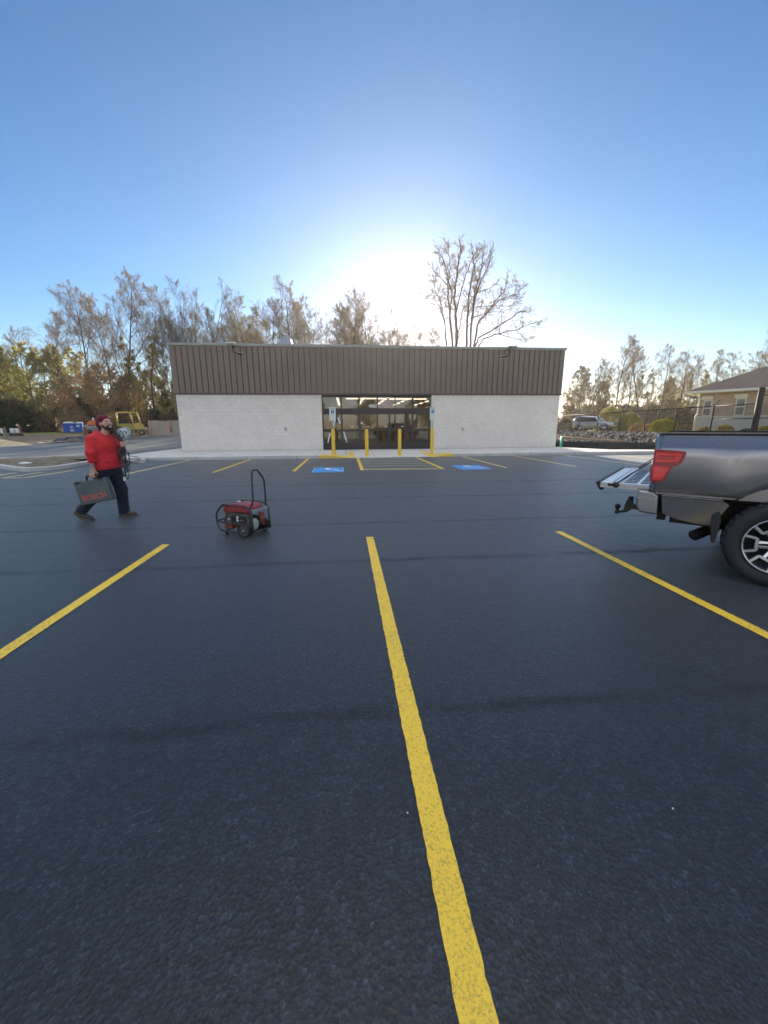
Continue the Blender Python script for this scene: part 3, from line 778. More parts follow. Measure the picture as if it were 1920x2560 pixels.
M['leaf_brown'] = leaf_mat('dry_brown_leaf', (0.30, 0.18, 0.10), (0.54, 0.36, 0.21), 0.5)
M['leaf_dark'] = leaf_mat('dark_green_leaf', (0.025, 0.038, 0.015), (0.075, 0.095, 0.035), 0.3)
M['leaf_bright'] = leaf_mat('bright_clipped_leaf', (0.26, 0.27, 0.03), (0.48, 0.46, 0.06), 0.45)
M['leaf_gold'] = leaf_mat('golden_clipped_leaf', (0.24, 0.19, 0.04), (0.44, 0.34, 0.08), 0.4)
M['brush'] = leaf_mat('dry_brush', (0.11, 0.088, 0.05), (0.22, 0.175, 0.09), 0.35)

def tree_data(seed, H, r0, clear=0.25, n1=14, n2=6, n3=5, n4=3, a1=45, up=0.35, spread=0.42, leaves=0, leaf=0.12, lmat='bud', stems=1, splay=8, droop=0.0, top_pow=0.8, bare_top=0.0, lean=None, wide=1.0):
    """returns (trunk mesh builder, crown mesh builder) of one tree standing at the origin"""
    rnd = random.Random(seed); tb, cb = MB(), MB(); tips = []
    def vec(): return Vector((rnd.gauss(0, 1), rnd.gauss(0, 1), rnd.gauss(0, 1)))
    def limb(p, d, L, r, lvl, nseg):
        pts = [p.copy()]; rad = [r]; d = d.normalized()
        for i in range(nseg):
            w = (0.05, 0.13, 0.16, 0.2, 0.22)[lvl]
            d = (d+vec()*w+Vector((0, 0, (up if lvl else 0.25)-droop*(lvl > 0)))*(0.25 if lvl else 0.1)).normalized()
            p = p+d*L/nseg; pts.append(p.copy()); rad.append(max(0.009, r*(1-(i+1)/nseg*(0.82 if lvl else 0.88))))
        return pts, rad
    def pt(pts, rad, t):
        f = t*(len(pts)-1); i = min(int(f), len(pts)-2); u = f-i
        return pts[i].lerp(pts[i+1], u), rad[i]+(rad[i+1]-rad[i])*u, (pts[i+1]-pts[i]).normalized()
    def side(d, ang):
        o = d.orthogonal().normalized(); o = Matrix.Rotation(rnd.uniform(0, 2*PI), 3, d)@o
        return (d*math.cos(ang)+o*math.sin(ang)).normalized()
    for s_ in range(stems):
        az = 2*PI*s_/max(1, stems)+rnd.uniform(-.4, .4); sp = R(splay*rnd.uniform(.4, 1.3)) if stems > 1 else R(rnd.uniform(0, 3))
        d0 = Vector((math.sin(sp)*math.cos(az), math.sin(sp)*math.sin(az), math.cos(sp)))
        if lean: d0 = (d0+Vector(lean)).normalized()
        hh = H*(1 if s_ == 0 else rnd.uniform(.72, .98))
        P0, R0 = limb(Vector((0.15*s_*math.cos(az), 0.15*s_*math.sin(az), -0.3)), d0, hh+0.3, r0*(1 if stems == 1 else .8), 0, 10)
        tb.tube(P0, R0, 7)
        for i in range(n1):
            t = clear+(1-clear)*((i+rnd.random())/n1)**0.9*0.97
            p, r, d = pt(P0, R0, t)
            frac = (t-clear)/(1-clear)
            shape = (1-frac)**top_pow*0.85+0.18
            if frac < 0.15: shape *= 0.65+frac*2
            L = H*spread*shape*rnd.uniform(.75, 1.2)
            dd = side(d, R(a1*(1.15-0.55*frac)*rnd.uniform(.8, 1.2))); dd.x *= wide; dd.y *= wide
            P1, R1 = limb(p, dd, L, r*0.5, 1, 6); tb.tube(P1, R1, 5, cap=False)
            for j in range(n2):
                t2 = 0.2+0.78*(j+rnd.random())/n2
                p2, r2, d2 = pt(P1, R1, t2)
                L2 = L*(0.5-0.28*t2)*rnd.uniform(.7, 1.3)
                P2, R2 = limb(p2, side(d2, R(rnd.uniform(28, 55))), L2, max(.012, r2*.55), 2, 4); cb.tube(P2, R2, 4, cap=False)
                for k in range(n3):
                    t3 = 0.15+0.83*(k+rnd.random())/n3
                    p3, r3, d3 = pt(P2, R2, t3)
                    L3 = max(.35, L2*(0.55-0.25*t3)*rnd.uniform(.7, 1.3))
                    P3, R3 = limb(p3, side(d3, R(rnd.uniform(25, 55))), L3, max(.013, r3*.6), 3, 3); cb.tube(P3, R3, 3, cap=False)
                    tips.append(P3)
                    for q in range(n4):
                        p4, r4, d4 = pt(P3, R3, 0.2+0.8*(q+rnd.random())/n4)
                        P4, R4 = limb(p4, side(d4, R(rnd.uniform(25, 55))), L3*.62, .012, 4, 2); cb.tube(P4, R4, 3, cap=False)
                        tips.append(P4)
    if leaves:
        zmax = max(p[2] for p in cb.v)
        vs = []; fs = []; n = 0
        while n < leaves:
            P = rnd.choice(tips); p = P[-1].lerp(P[0], rnd.random()**1.5)+vec()*leaf*0.8
            if bare_top and rnd.random() < bare_top*(p.z/zmax)**1.5: n += 1; continue
            a = vec().normalized()*leaf*rnd.uniform(.5, 1.1); b = a.orthogonal().normalized()*leaf*rnd.uniform(.4, .8)
            b = Matrix.Rotation(rnd.uniform(0, 6.28), 3, a.normalized())@b
            i = len(vs); vs += [p-a, p-b*.9, p+a, p+b]; fs.append((i, i+1, i+2, i+3)); n += 1
        cb.add(vs, fs, 1)
    return tb, cb
PROT = {}
def proto(key, **kw):
    tb, cb = tree_data(**kw)
    lm = M[kw.get('lmat', 'bud')]
    def mk(b, nm, mats):
        me = bpy.data.meshes.new(nm); me.from_pydata(b.v, [], b.f)
        for x in mats: me.materials.append(x)
        me.polygons.foreach_set('material_index', b.m); me.polygons.foreach_set('use_smooth', b.sm); me.update()
        return me
    PROT[key] = (mk(tb, 'trunk', [M['bark']]), mk(cb, 'crown', [M['twig'], lm]), max(p[2] for p in cb.v))
# kinds seen: bare grey trees, budding ones, olive leafing ones, brown understory trees, fans of bare stems
proto('bare1', seed=3, H=20, r0=.20, clear=.25, n1=20, n2=8, n3=6, n4=4, a1=44, up=.42, spread=.42, leaves=5000, leaf=.045, lmat='bud')
proto('bare2', seed=11, H=20, r0=.22, clear=.25, n1=20, n2=8, n3=6, n4=4, a1=54, up=.35, spread=.50, leaves=5000, leaf=.045, lmat='bud')
proto('fan', seed=21, H=18, r0=.16, clear=.18, n1=10, n2=6, n3=5, n4=3, a1=30, up=.7, spread=.50, leaves=500, leaf=.05, lmat='bud', stems=5, splay=16)
proto('bud1', seed=31, H=19, r0=.19, clear=.18, n1=20, n2=7, n3=6, n4=4, a1=48, up=.4, spread=.44, leaves=5500, leaf=.05, lmat='leaf_yellow', bare_top=.3)
proto('bud2', seed=37, H=18, r0=.18, clear=.16, n1=20, n2=7, n3=6, n4=4, a1=42, up=.5, spread=.40, leaves=4500, leaf=.05, lmat='leaf_green', bare_top=.3)
proto('olive1', seed=41, H=13, r0=.18, clear=.06, n1=20, n2=7, n3=5, n4=2, a1=60, up=.35, spread=.46, leaves=22000, leaf=.085, lmat='leaf_yellow', top_pow=.6)
proto('olive2', seed=43, H=12, r0=.18, clear=.05, n1=20, n2=7, n3=5, n4=2, a1=64, up=.3, spread=.48, leaves=22000, leaf=.085, lmat='leaf_green', top_pow=.6)
proto('brown', seed=47, H=11, r0=.16, clear=.06, n1=24, n2=8, n3=6, n4=2, a1=84, up=.05, spread=.58, leaves=20000, leaf=.07, lmat='leaf_brown', top_pow=.7, droop=.06)
proto('thin', seed=53, H=15, r0=.09, clear=.10, n1=15, n2=6, n3=5, n4=2, a1=40, up=.6, spread=.18, leaves=5500, leaf=.07, lmat='leaf_yellow')
proto('dark', seed=59, H=8, r0=.15, clear=.02, n1=20, n2=7, n3=5, n4=2, a1=78, up=.2, spread=.5, leaves=22000, leaf=.11, lmat='leaf_dark', top_pow=.9)
proto('pink', seed=61, H=20, r0=.28, clear=.22, n1=20, n2=8, n3=6, n4=4, a1=60, up=.35, spread=.44, leaves=9000, leaf=.06, lmat='bud')
proto('snag', seed=67, H=14, r0=.16, clear=.45, n1=8, n2=4, n3=2, n4=0, a1=50, up=.5, spread=.30)
TREES = []
def tree(key, px, ytop, depth, label, name='tree', group=None, rz=None, sx=1.0):
    """stands on the terrain on the sight line of column px; its top reaches row ytop"""
    d = ray(px, 1075); p = CAM+d*(depth/cF.dot(d)); x, y = p.x, p.y; z = gz(x, y)
    top = atd(px, ytop, depth).z
    # follow the true column: top sight line leans with the pitch of the camera
    k = (top-z)/PROT[key][2]
    i = len(TREES); rnd = random.Random(i*7+3)
    t = thing(name, label, 'tree', (x, y, z-.02), rnd.uniform(0, 2*PI) if rz is None else rz, group)
    t.scale = (k*sx, k*sx, k)
    for me, nm in ((PROT[key][0], 'trunk'), (PROT[key][1], 'crown')):
        o = bpy.data.objects.new(nm, me); COL.objects.link(o); o.parent = t
    TREES.append(t); return t
GL, GM, GR = 'trees of the wood on the left', 'trees behind the store roof', 'trees of the wood on the right'
# left wood
for a in (
    ('bare2', 78, 822, 84, 'rounded bare grey tree rising over the left end of the wood'),
    ('bare1', 165, 790, 80, 'pale bare tree standing left of the tall clump in the wood', ),
    ('bare2', 250, 727, 70, 'broad bare tree directly above the brown understory tree'),
    ('bare1', 322, 690, 68, 'tallest bare tree of the left wood, above the maroon beanie'),
    ('bare1', 290, 745, 74, 'bare tree squeezed between the two tallest of the left wood'),
    ('bud1', 388, 738, 72, 'budding tree just right of the tallest left one'),
    ('fan', 462, 735, 76, 'fan of bare stems over the left corner of the store roof'),
    ('fan', 512, 732, 74, 'wider fan of bare stems right of the roof corner')): tree(*a, group=GL)
tree('brown', 262, 905, 62, 'brown spreading understory tree above the man with the beanie', 'understory_tree', GL)
tree('brown', 215, 930, 66, 'smaller brown understory tree left of the spreading one', 'understory_tree', GL)
tree('brown', 330, 935, 68, 'brown understory tree above the yellow machine', 'understory_tree', GL)
for px, yt, dep, key in ((10, 880, 78, 'olive2'), (52, 868, 80, 'olive1'), (98, 862, 76, 'olive1'), (140, 872, 80, 'olive2'), (178, 865, 78, 'olive1'), (220, 880, 84, 'olive1'), (-25, 900, 72, 'olive2')):
    tree(key, px, yt, dep, 'olive tree with young leaves in the dense low canopy of the left wood', 'leafing_tree', GL)
for px, yt, dep in ((352, 850, 70), (372, 880, 66), (398, 850, 74), (415, 870, 68), (436, 830, 72), (450, 880, 66), (345, 900, 64)):
    tree('thin', px, yt, dep, 'thin yellow green sapling between the yellow machine and the store', 'sapling', GL)
for px, yt, dep in ((-10, 985, 66), (25, 1000, 68), (62, 1010, 70), (-40, 960, 66)):
    tree('dark', px, yt, dep, 'dark evergreen bush tree at the foot of the wood by the left picture edge', 'evergreen_tree', GL)
# behind the store
for a in (
    ('bud2', 590, 792, 78, 'low budding tree left of the roof vent'),
    ('bud1', 655, 750, 76, 'tree with pale buds just left of the roof vent'),
    ('bare2', 742, 728, 74, 'rounded bare tree right of the roof vent, tallest there'),
    ('bare1', 705, 770, 80, 'bare tree right behind the roof vent'),
    ('bud2', 818, 775, 84, 'small pale tree between the roof vent tree and the paired bare trees'),
    ('bare1', 860, 733, 78, 'left one of the paired bare trees before the sun glow'),
    ('bare1', 905, 748, 80, 'right one of the paired bare trees before the sun glow'),
    ('fan', 958, 790, 84, 'low fan of twigs at the left edge of the sun glow'),
    ('bud1', 1012, 836, 90, 'small tree glowing golden below the sun'),
    ('bud2', 1062, 845, 88, 'low golden shrubby tree left of the large forked tree'),
    ('bud1', 1095, 838, 92, 'low backlit tree at the foot of the large forked tree'),
    ('bare1', 562, 800, 90, 'thin bare tree between the wide fan of stems and the low budding tree'),
    ('bud2', 625, 770, 88, 'pale tree between the low budding tree and the one left of the vent'),
    ('bare2', 780, 765, 90, 'faint bare tree between the rounded vent tree and the paired trees'),
    ('bud1', 930, 800, 88, 'small backlit tree between the paired trees and the low fan of twigs'),
    ('bud2', 545, 790, 86, 'pale young tree right of the bare fan of stems')): tree(*a, group=GM)
for px, yt, dep, key in ((575, 815, 98, 'bud1'), (640, 800, 100, 'bud2'), (690, 800, 96, 'bud1'), (765, 790, 98, 'bud2'), (840, 795, 100, 'bud1'), (885, 800, 96, 'bud2'), (975, 822, 98, 'bud1'), (1035, 848, 100, 'bud2')):
    tree(key, px, yt, dep, 'low pale budding tree filling the row behind the store roof', 'budding_tree', GM, sx=1.35)
# the large forked tree right of the sun
def big_tree():
    depth = 60.0
    base = CAM+ray(1160, 1075)*(depth/cF.dot(ray(1160, 1075))); z0 = gz(base.x, base.y)
    t = thing('forked_tree', 'large forked bare tree standing right of the sun glow', 'tree', (base.x, base.y, z0), group=GM)
    tb, cb = MB(), MB(); rnd = random.Random(77); O = Vector((base.x, base.y, z0))
    def P(cx, cy, dy=0.0): return atd(1000+cx/4.608, 580+cy/4.608, depth+dy)-O
    def vec(): return Vector((rnd.gauss(0, 1), rnd.gauss(0, 1), rnd.gauss(0, 1)))
    def refine(pts, n=4):
        out = []
        for a, b in zip(pts, pts[1:]):
            for k in range(n): out.append(a.lerp(b, k/n)+vec()*(.05 if k else 0))
        out.append(pts[-1]); return out
    leafpts = []
    def twig(p, d, L, r, lvl):
        pts = [p]; n = 4 if lvl < 2 else 2
        for i in range(n):
            d = (d+vec()*.16+Vector((0, 0, .07))).normalized(); pts.append(pts[-1]+d*L/n)
        cb.tube(pts, [max(.017, r*(1-.75*i/n)) for i in range(n+1)], 4 if lvl < 2 else 3, cap=False)
        if lvl < 3:
            for k in range((7, 5, 3)[lvl]):
                f = 0.15+.85*(k+rnd.random())/(7, 5, 3)[lvl]; q = min(int(f*n), n-1); pp = pts[q].lerp(pts[q+1], f*n-q)
                dd = (pts[q+1]-pts[q]).normalized(); o = Matrix.Rotation(rnd.uniform(0, 6.28), 3, dd)@dd.orthogonal().normalized()
                an = R(rnd.uniform(25, 55)); twig(pp, dd*math.cos(an)+o*math.sin(an), L*rnd.uniform(.35, .6), r*.55, lvl+1)
        else: leafpts.append(pts[-1]); leafpts.append(pts[1])
    # main stems traced as real limbs in the tree's own depth
    stems = [
        ([(640, 1500), (648, 1200), (640, 950), (625, 760), (660, 480), (690, 280), (700, 140)], .26, 0),
        ([(610, 1500), (590, 1100), (560, 800), (550, 640), (545, 480), (490, 300), (440, 220)], .17, .6),
        ([(625, 1450), (570, 1000), (600, 680), (560, 560), (580, 420), (560, 250), (550, 170)], .13, -1.2),
        ([(760, 1500), (775, 1050), (790, 800), (830, 500), (860, 380), (830, 240)], .20, 1.0),
        ([(800, 1500), (825, 1050), (850, 800), (880, 640), (940, 420), (960, 240)], .20, -.8),
        ([(825, 1050), (870, 740), (930, 560), (1020, 380), (1050, 260)], .14, -1.6),
        ([(840, 1400), (890, 1080), (910, 1020), (1020, 920), (1090, 800), (1200, 690), (1225, 560)], .17, 1.6),
        ([(845, 1380), (900, 1220), (1080, 1120), (1250, 1010), (1370, 920), (1440, 920)], .14, -2.0),
        ([(850, 1400), (960, 1230), (1130, 1175), (1330, 1130), (1480, 1070), (1610, 1030)], .13, 2.4),
        ([(1130, 1175), (1280, 1220), (1400, 1250), (1480, 1230)], .06, 2.4),
        ([(545, 1400), (520, 1080), (480, 850), (410, 680), (370, 560)], .12, 2.0),
        ([(545, 1300), (500, 1000), (460, 850), (400, 790), (320, 740)], .07, -2.0),
        ([(600, 680), (500, 560), (430, 490), (360, 410)], .08, .8),
        ([(640, 950), (700, 700), (760, 480), (850, 270), (890, 220)], .10, -2.6),
        ([(660, 1250), (720, 900), (830, 760), (900, 700), (1060, 640)], .09, 2.2),
        ([(775, 1100), (860, 980), (1000, 930), (1200, 910)], .07, -1.5),
        ([(640, 1300), (740, 1050), (850, 870), (1010, 850), (1290, 850)], .07, 3.0),
        ([(450, 1450), (400, 1250), (360, 1160)], .06, 1.0), ([(1020, 920), (1150, 780), (1290, 770), (1360, 770)], .05, 1.2),
        ([(1200, 690), (1290, 600), (1340, 610)], .05, 2), ([(1100, 800), (1250, 740), (1390, 665)], .05, 1)]
    for pts, r, dy in stems:
        q = refine([P(cx, cy, dy*(0.3+0.7*k/len(pts))) for k, (cx, cy) in enumerate(pts)])
        n = len(q); tb.tube(q, [max(.03, r*(1-.8*i/n)) for i in range(n)], 6, cap=False)
        L = sum((b-a).length for a, b in zip(q, q[1:]))
        m_ = int(L*1.5)
        for k in range(m_):
            f = .28+.72*(k+rnd.random())/m_; i = min(int(f*(n-1)), n-2); dd = (q[i+1]-q[i]).normalized()
            o = Matrix.Rotation(rnd.uniform(0, 6.28), 3, dd)@dd.orthogonal().normalized(); an = R(rnd.uniform(28, 60))
            twig(q[i], dd*math.cos(an)+o*math.sin(an), rnd.uniform(.8, 2.3)*(1.15-.5*f), max(.018, r*.25), 1)
        twig(q[-1], (q[-1]-q[-2]).normalized(), 1.3, .03, 1)
    vs, fs = [], []
    for p in leafpts:
        if rnd.random() < .6:
            a = vec().normalized()*.09; b = a.orthogonal().normalized()*.06; i = len(vs); pp = p+vec()*.05
            vs += [pp-a, pp-b, pp+a, pp+b]; fs.append((i, i+1, i+2, i+3))
    cb.add(vs, fs, 1)
    tb.build('trunk', M['bark'], t, fix=False); cb.build('crown', [M['twig'], M['bud']], t, fix=False)
big_tree()
# right wood
for a in (
    ('bud2', 1430, 922, 92, 'low tree at the left end of the right wood beside the store'),
    ('bare1', 1468, 900, 88, 'slim bare tree above the silver car'),
    ('bud1', 1492, 903, 92, 'budding tree right above the silver car bonnet'),
    ('bare1', 1533, 848, 82, 'tall slim bare tree, first peak of the right wood'),
    ('bud1', 1563, 868, 86, 'yellowish tree between the two peaks of the right wood'),
    ('bud2', 1595, 853, 82, 'broad budding tree, second peak of the right wood'),
    ('bare2', 1648, 864, 84, 'wide bare tree in the middle of the right wood'),
    ('bud1', 1690, 884, 86, 'budding tree left of the brick house eave'),
    ('bare1', 1715, 892, 90, 'bare tree above the brick house gutter end'),
    ('bud2', 1770, 874, 84, 'leafing tree over the left slope of the house roof'),
    ('bud1', 1803, 886, 88, 'leafing tree behind the middle of the house roof'),
    ('snag', 1843, 862, 80, 'dead bare pole tree behind the house roof'),
    ('pink', 1925, 795, 70, 'large pinkish bare tree at the right picture edge'),
    ('bud1', 1885, 880, 82, 'tree behind the house left of the large pinkish one')): tree(*a, group=GR)
for px, yt, dep in ((1412, 945, 96), (1448, 925, 96), (1510, 930, 94), (1545, 935, 90), (1580, 930, 92), (1620, 925, 90), (1668, 930, 90), (1705, 935, 88), (1735, 930, 86), (1830, 925, 92)):
    tree('thin', px, yt, dep, 'thin sapling in the understory of the right wood', 'sapling', GR)

# woods that read as one mass: joined into single objects
def mass(name, label, spots, keys, seed):
    rnd = random.Random(seed); V, F, MI = [], [], []; mats = [M['bark'], M['twig']]; off = 0
    for (x, y, hgt) in spots:
        key = rnd.choice(keys); a = rnd.uniform(0, 6.28); k = hgt/PROT[key][2]; ca, sa = math.cos(a)*k, math.sin(a)*k; z0 = gz(x, y)-.05
        for me in PROT[key][:2]:
            n = len(me.vertices); co = np.empty(n*3, np.float32); me.vertices.foreach_get('co', co); co = co.reshape(-1, 3)
            w = np.empty_like(co); w[:, 0] = co[:, 0]*ca-co[:, 1]*sa+x; w[:, 1] = co[:, 0]*sa+co[:, 1]*ca+y; w[:, 2] = co[:, 2]*k+z0
            lut = []
            for mm in me.materials:
                if mm not in mats: mats.append(mm)
                lut.append(mats.index(mm))
            for p in me.polygons:
                if len(p.vertices) == 4: F.append(np.array(p.vertices[:])+off); MI.append(lut[p.material_index])
            V.append(w); off += n
    V = np.concatenate(V); F = np.array(F, np.int32)
    me = bpy.data.meshes.new(name); me.vertices.add(len(V)); me.vertices.foreach_set('co', V.ravel())
    me.loops.add(F.size); me.loops.foreach_set('vertex_index', F.ravel()); me.polygons.add(len(F))
    me.polygons.foreach_set('loop_start', np.arange(0, F.size, 4, dtype=np.int32))
    for mm in mats: me.materials.append(mm)
    me.polygons.foreach_set('material_index', np.array(MI, np.int32)); me.update(calc_edges=True)
    o = bpy.data.objects.new(name, me); COL.objects.link(o); return tag(o, label, 'woods', kind='stuff')
rnd = random.Random(9)
def scatter(n, pxr, dr, hr):
    out = []
    for _ in range(n):
        px = rnd.uniform(*pxr); dd = rnd.uniform(*dr); d = ray(px, 1075); p = CAM+d*(dd/cF.dot(d)); out.append((p.x, p.y, rnd.uniform(*hr)))
    return out
proto('filler1', seed=71, H=12, r0=.16, clear=.03, n1=14, n2=6, n3=4, n4=1, a1=60, up=.35, spread=.42, leaves=5000, leaf=.16, lmat='brush')
proto('filler2', seed=73, H=12, r0=.16, clear=.03, n1=14, n2=6, n3=4, n4=1, a1=55, up=.4, spread=.38, leaves=5000, leaf=.13, lmat='leaf_green')
proto('filler3', seed=79, H=15, r0=.14, clear=.15, n1=14, n2=6, n3=5, n4=2, a1=40, up=.5, spread=.24, leaves=1500, leaf=.08, lmat='bud')
proto('brushy', seed=83, H=5, r0=.06, clear=.02, n1=14, n2=5, n3=4, n4=1, a1=70, up=.3, spread=.6, leaves=4500, leaf=.15, lmat='brush', stems=2, splay=20)
mass('woods', 'dense dark interior of the wood on the left behind its front trees', scatter(50, (-90, 480), (84, 112), (9, 14.5)), ['filler1', 'filler1', 'filler2', 'filler3'], 1)
mass('woods', 'grey brown interior of the wood on the right behind its front trees', scatter(46, (1380, 1980), (92, 120), (9, 15)), ['filler3', 'filler1', 'filler3', 'filler2'], 2)
mass('undergrowth', 'dark brush filling the foot of the wood on the left', scatter(60, (-60, 470), (70, 100), (3.5, 7)), ['brushy', 'brushy', 'dark'], 3)
mass('undergrowth', 'brown brush filling the foot of the wood on the right', scatter(50, (1385, 1960), (80, 110), (3, 6.5)), ['brushy'], 4)
# ---------------------------------------------------------------- pickup truck (heading off to the right, tailgate down)
def paint(name, col, rough=0.28, metal=0.55):
    t = NT(name); n = t.noise(900, 2, .6); n2 = t.noise(1.5, 3, .5)
    c = t.ramp(n, [(.35, tuple(x*.85 for x in col)), (.65, tuple(x*1.15 for x in col))])
    r = t.ramp(n2, [(.3, rough*.9), (.7, rough*1.15)])
    p = t.princ(c, r, metal, .5, None, 1.0); p.inputs['Coat Roughness'].default_value = .06
    return t.done(p)
M['truck_paint'] = paint('gunmetal_paint', (0.255, 0.250, 0.265), .26, .6)
M['chrome'] = mat('dull_chrome', (.48, .48, .50), .18, .95, .5, var=.03)
M['bumper_metal'] = mat('brushed_bumper', (.30, .30, .31), .3, .85, .5, var=.05)
M['alu'] = mat('bare_aluminium', (.62, .63, .65), .32, .85, .5, var=.08, vs=9)
M['trim_black'] = mat('black_plastic_trim', (.02, .02, .021), .55, 0, .4)
M['under'] = mat('underbody', (.012, .011, .011), .85)
M['red_lens'] = None
t_ = NT('red_lens'); n_ = t_.noise(14, 2, .5, stretch=(1, 1, 6))
p_ = t_.princ(t_.ramp(n_, [(.3, (.70, .010, .014)), (.7, (.95, .035, .035))]), .12, 0, .5, None, 1.0)
M['red_lens'] = t_.done(p_)
t_ = NT('dark_red_lens'); M['dark_lens'] = t_.done(t_.princ((.34, .010, .016), .15, 0, .5, None, 1.0))
M['car_glass'] = mat('dark_car_glass', (.015, .018, .02), .05, 0, .6, var=.02)
TW = 2.02
truck = thing('pickup_truck', 'dark grey pickup at the right edge with its tailgate down', 'pickup truck', (4.0, 3.06, 0), R(-44))
def side_mesh(prof_top, u0, u1, zlow, nu=40):
    """bed side skin: cross section (v outwards is negative) swept along u with the wheel opening cut out"""
AR, HZ, AZ = 0.485, 0.41, 0.43
def arch_z(u):                        # lower edge of the body over the wheel opening
    return AZ+math.sqrt(max(0, AR*AR*1.25-u*u*1.25*1.0)) if abs(u) < AR else None
sec = [(1.435, .13), (1.437, .050), (1.425, .030), (1.40, .024), (1.31, -.004), (1.29, -.012), (1.20, -.014), (1.10, -.012), (1.0, -.004), (.93, .008), (.88, .022), (.83, .042)]
def bed_side(name, v0, sgn, u_a, u_b):
    mb = MB(); us = [u_a+(u_b-u_a)*i/180 for i in range(181)]
    rows = []
    for u in us:
        az = arch_z(u); zl = .815
        row = []
        for z, v in sec:
            lim = zl if az is None else max(zl, az)
            if z < lim: z = lim
            flare = 0.035*math.exp(-((abs(u)-AR*.92)/.16)**2)*max(0, 1-(z-.8)/.5) if abs(u) < .95 else 0
            rear = 0.05*max(0, (u_a+.07-u)/.07)**2 if u_a < 0 else 0
            row.append((u, v0+sgn*(v-flare+rear), z))
        z0 = row[-1][2]
        row.append((u, v0+sgn*(.05), z0-.004)); row.append((u, v0+sgn*.10, z0))
        rows.append(row)
    n = len(rows[0]); vs = [p for r_ in rows for p in r_]
    mb.add(vs, [(i*n+j, (i+1)*n+j, (i+1)*n+j+1, i*n+j+1) for i in range(len(us)-1) for j in range(n-1)], 0, True)
    # rear cap and inner wall
    r0 = rows[0]; mb.add([(p[0]+.0, p[1], p[2]) for p in r0]+[(u_a+.01, v0+sgn*.13, .815)], [tuple(range(len(r0)+1))], 0)
    mb.bb(u_a+.02, u_b, v0+sgn*.105, v0+sgn*.13, .80, 1.425)
    return mb.build(name, M['truck_paint'], truck)
bed_near = bed_side('bed_side', 0, 1, -1.075, 1.02)
bed_far = bed_side('bed_side', TW, -1, -1.075, 1.02)
MB().bb(-1.05, 1.0, .135, TW-.135, .84, .87).bb(.97, 1.02, .12, TW-.12, .85, 1.42).build('bed_floor', M['trim_black'], truck)
MB().bb(-1.05, 1.0, .02, .125, 1.436, 1.446).bb(-1.05, 1.0, TW-.125, TW-.02, 1.436, 1.446).build('rail_cap', M['trim_black'], truck)
# lower band below the bed side, with its pale upper edge
def band(v0, sgn):
    lb = MB()
    up = [(-.955, .795), (-.46, .795), (-.405, .755), (-.455, .63), (-.49, .52), (-.62, .525), (-.80, .55), (-.93, .60)]
    lb.prism([(u, z) for u, z in up], 'y', v0+sgn*.02, v0+sgn*.09)
    lb.add([(-.955, v0+sgn*.012, .798), (-.455, v0+sgn*.012, .798), (-.45, v0+sgn*.035, .742), (-.95, v0+sgn*.035, .742)], [(0, 1, 2, 3)])
    lb.v = [(a, b+sgn*(.795-c)*.22, c) for a, b, c in lb.v]
    lb.build('lower_side_panel', M['truck_paint'], truck)
band(0, 1); band(TW, -1)
# taillight
lamp = [(-1.066, 1.268), (-1.0, 1.270), (-.82, 1.262), (-.808, 1.245), (-.818, 1.19), (-.84, 1.14), (-.868, 1.122), (-.898, 1.108), (-.955, .962), (-.968, .946), (-1.055, .944), (-1.068, .955), (-1.083, 1.08), (-1.063, 1.128)]
def grow(poly, k):
    cx = sum(p[0] for p in poly)/len(poly); cz = sum(p[1] for p in poly)/len(poly)
    return [(cx+(u-cx)*k, cz+(z-cz)*k) for u, z in poly]
for v0, sgn in ((0, 1), (TW, -1)):
    tl = MB().prism(grow(lamp, 1.06), 'y', v0-sgn*.016, v0+sgn*.06).build('taillight', M['dark_lens'], truck, bevel=.008)
    up = [(-1.058, 1.252), (-.835, 1.246), (-.842, 1.19), (-.86, 1.152), (-1.055, 1.145)]
    dn = [(-1.066, 1.085), (-1.055, 1.118), (-.915, 1.098), (-.968, .966), (-1.052, .962)]
    MB().prism(up, 'y', v0-sgn*.026, v0-sgn*.017).prism(dn, 'y', v0-sgn*.026, v0-sgn*.017).build('lens', M['red_lens'], tl, bevel=.005)
    MB().prism([(-1.03, 1.222), (-.88, 1.218), (-.885, 1.208), (-1.03, 1.211)], 'y', v0-sgn*.030, v0-sgn*.0268).prism([(-1.03, 1.196), (-.89, 1.192), (-.895, 1.182), (-1.03, 1.185)], 'y', v0-sgn*.030, v0-sgn*.0268).build('lens_rib', M['dark_lens'], tl)
# tailgate lying open
GZ0, GZ1 = .815, .895
tg = MB()
tg.bb(-1.56, -1.075, .07, TW-.07, GZ0+.01, GZ1-.008)
gate = tg.build('tailgate', M['alu'], truck, bevel=.012)
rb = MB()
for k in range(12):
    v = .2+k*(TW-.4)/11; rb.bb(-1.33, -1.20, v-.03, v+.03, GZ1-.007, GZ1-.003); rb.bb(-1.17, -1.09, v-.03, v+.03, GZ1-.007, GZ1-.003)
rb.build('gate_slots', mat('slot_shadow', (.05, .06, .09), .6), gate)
rr = MB()
for u in (-1.36, -1.385, -1.43): rr.bb(u-.008, u+.008, .10, TW-.10, GZ1-.007, GZ1+.004)
rr.build('gate_rib', M['alu'], gate)
MB().prism([(-1.60, .885), (-1.575, .899), (-1.545, .897), (-1.545, .889), (-1.55, .81), (-1.52, .796), (-1.555, .80)], 'y', .055, TW-.055).build('gate_edge', M['trim_black'], gate, bevel=.006)
MB().bb(-1.56, -1.08, .063, .0695, GZ0+.012, GZ1-.012).build('gate_side_plate', M['steel'], gate)
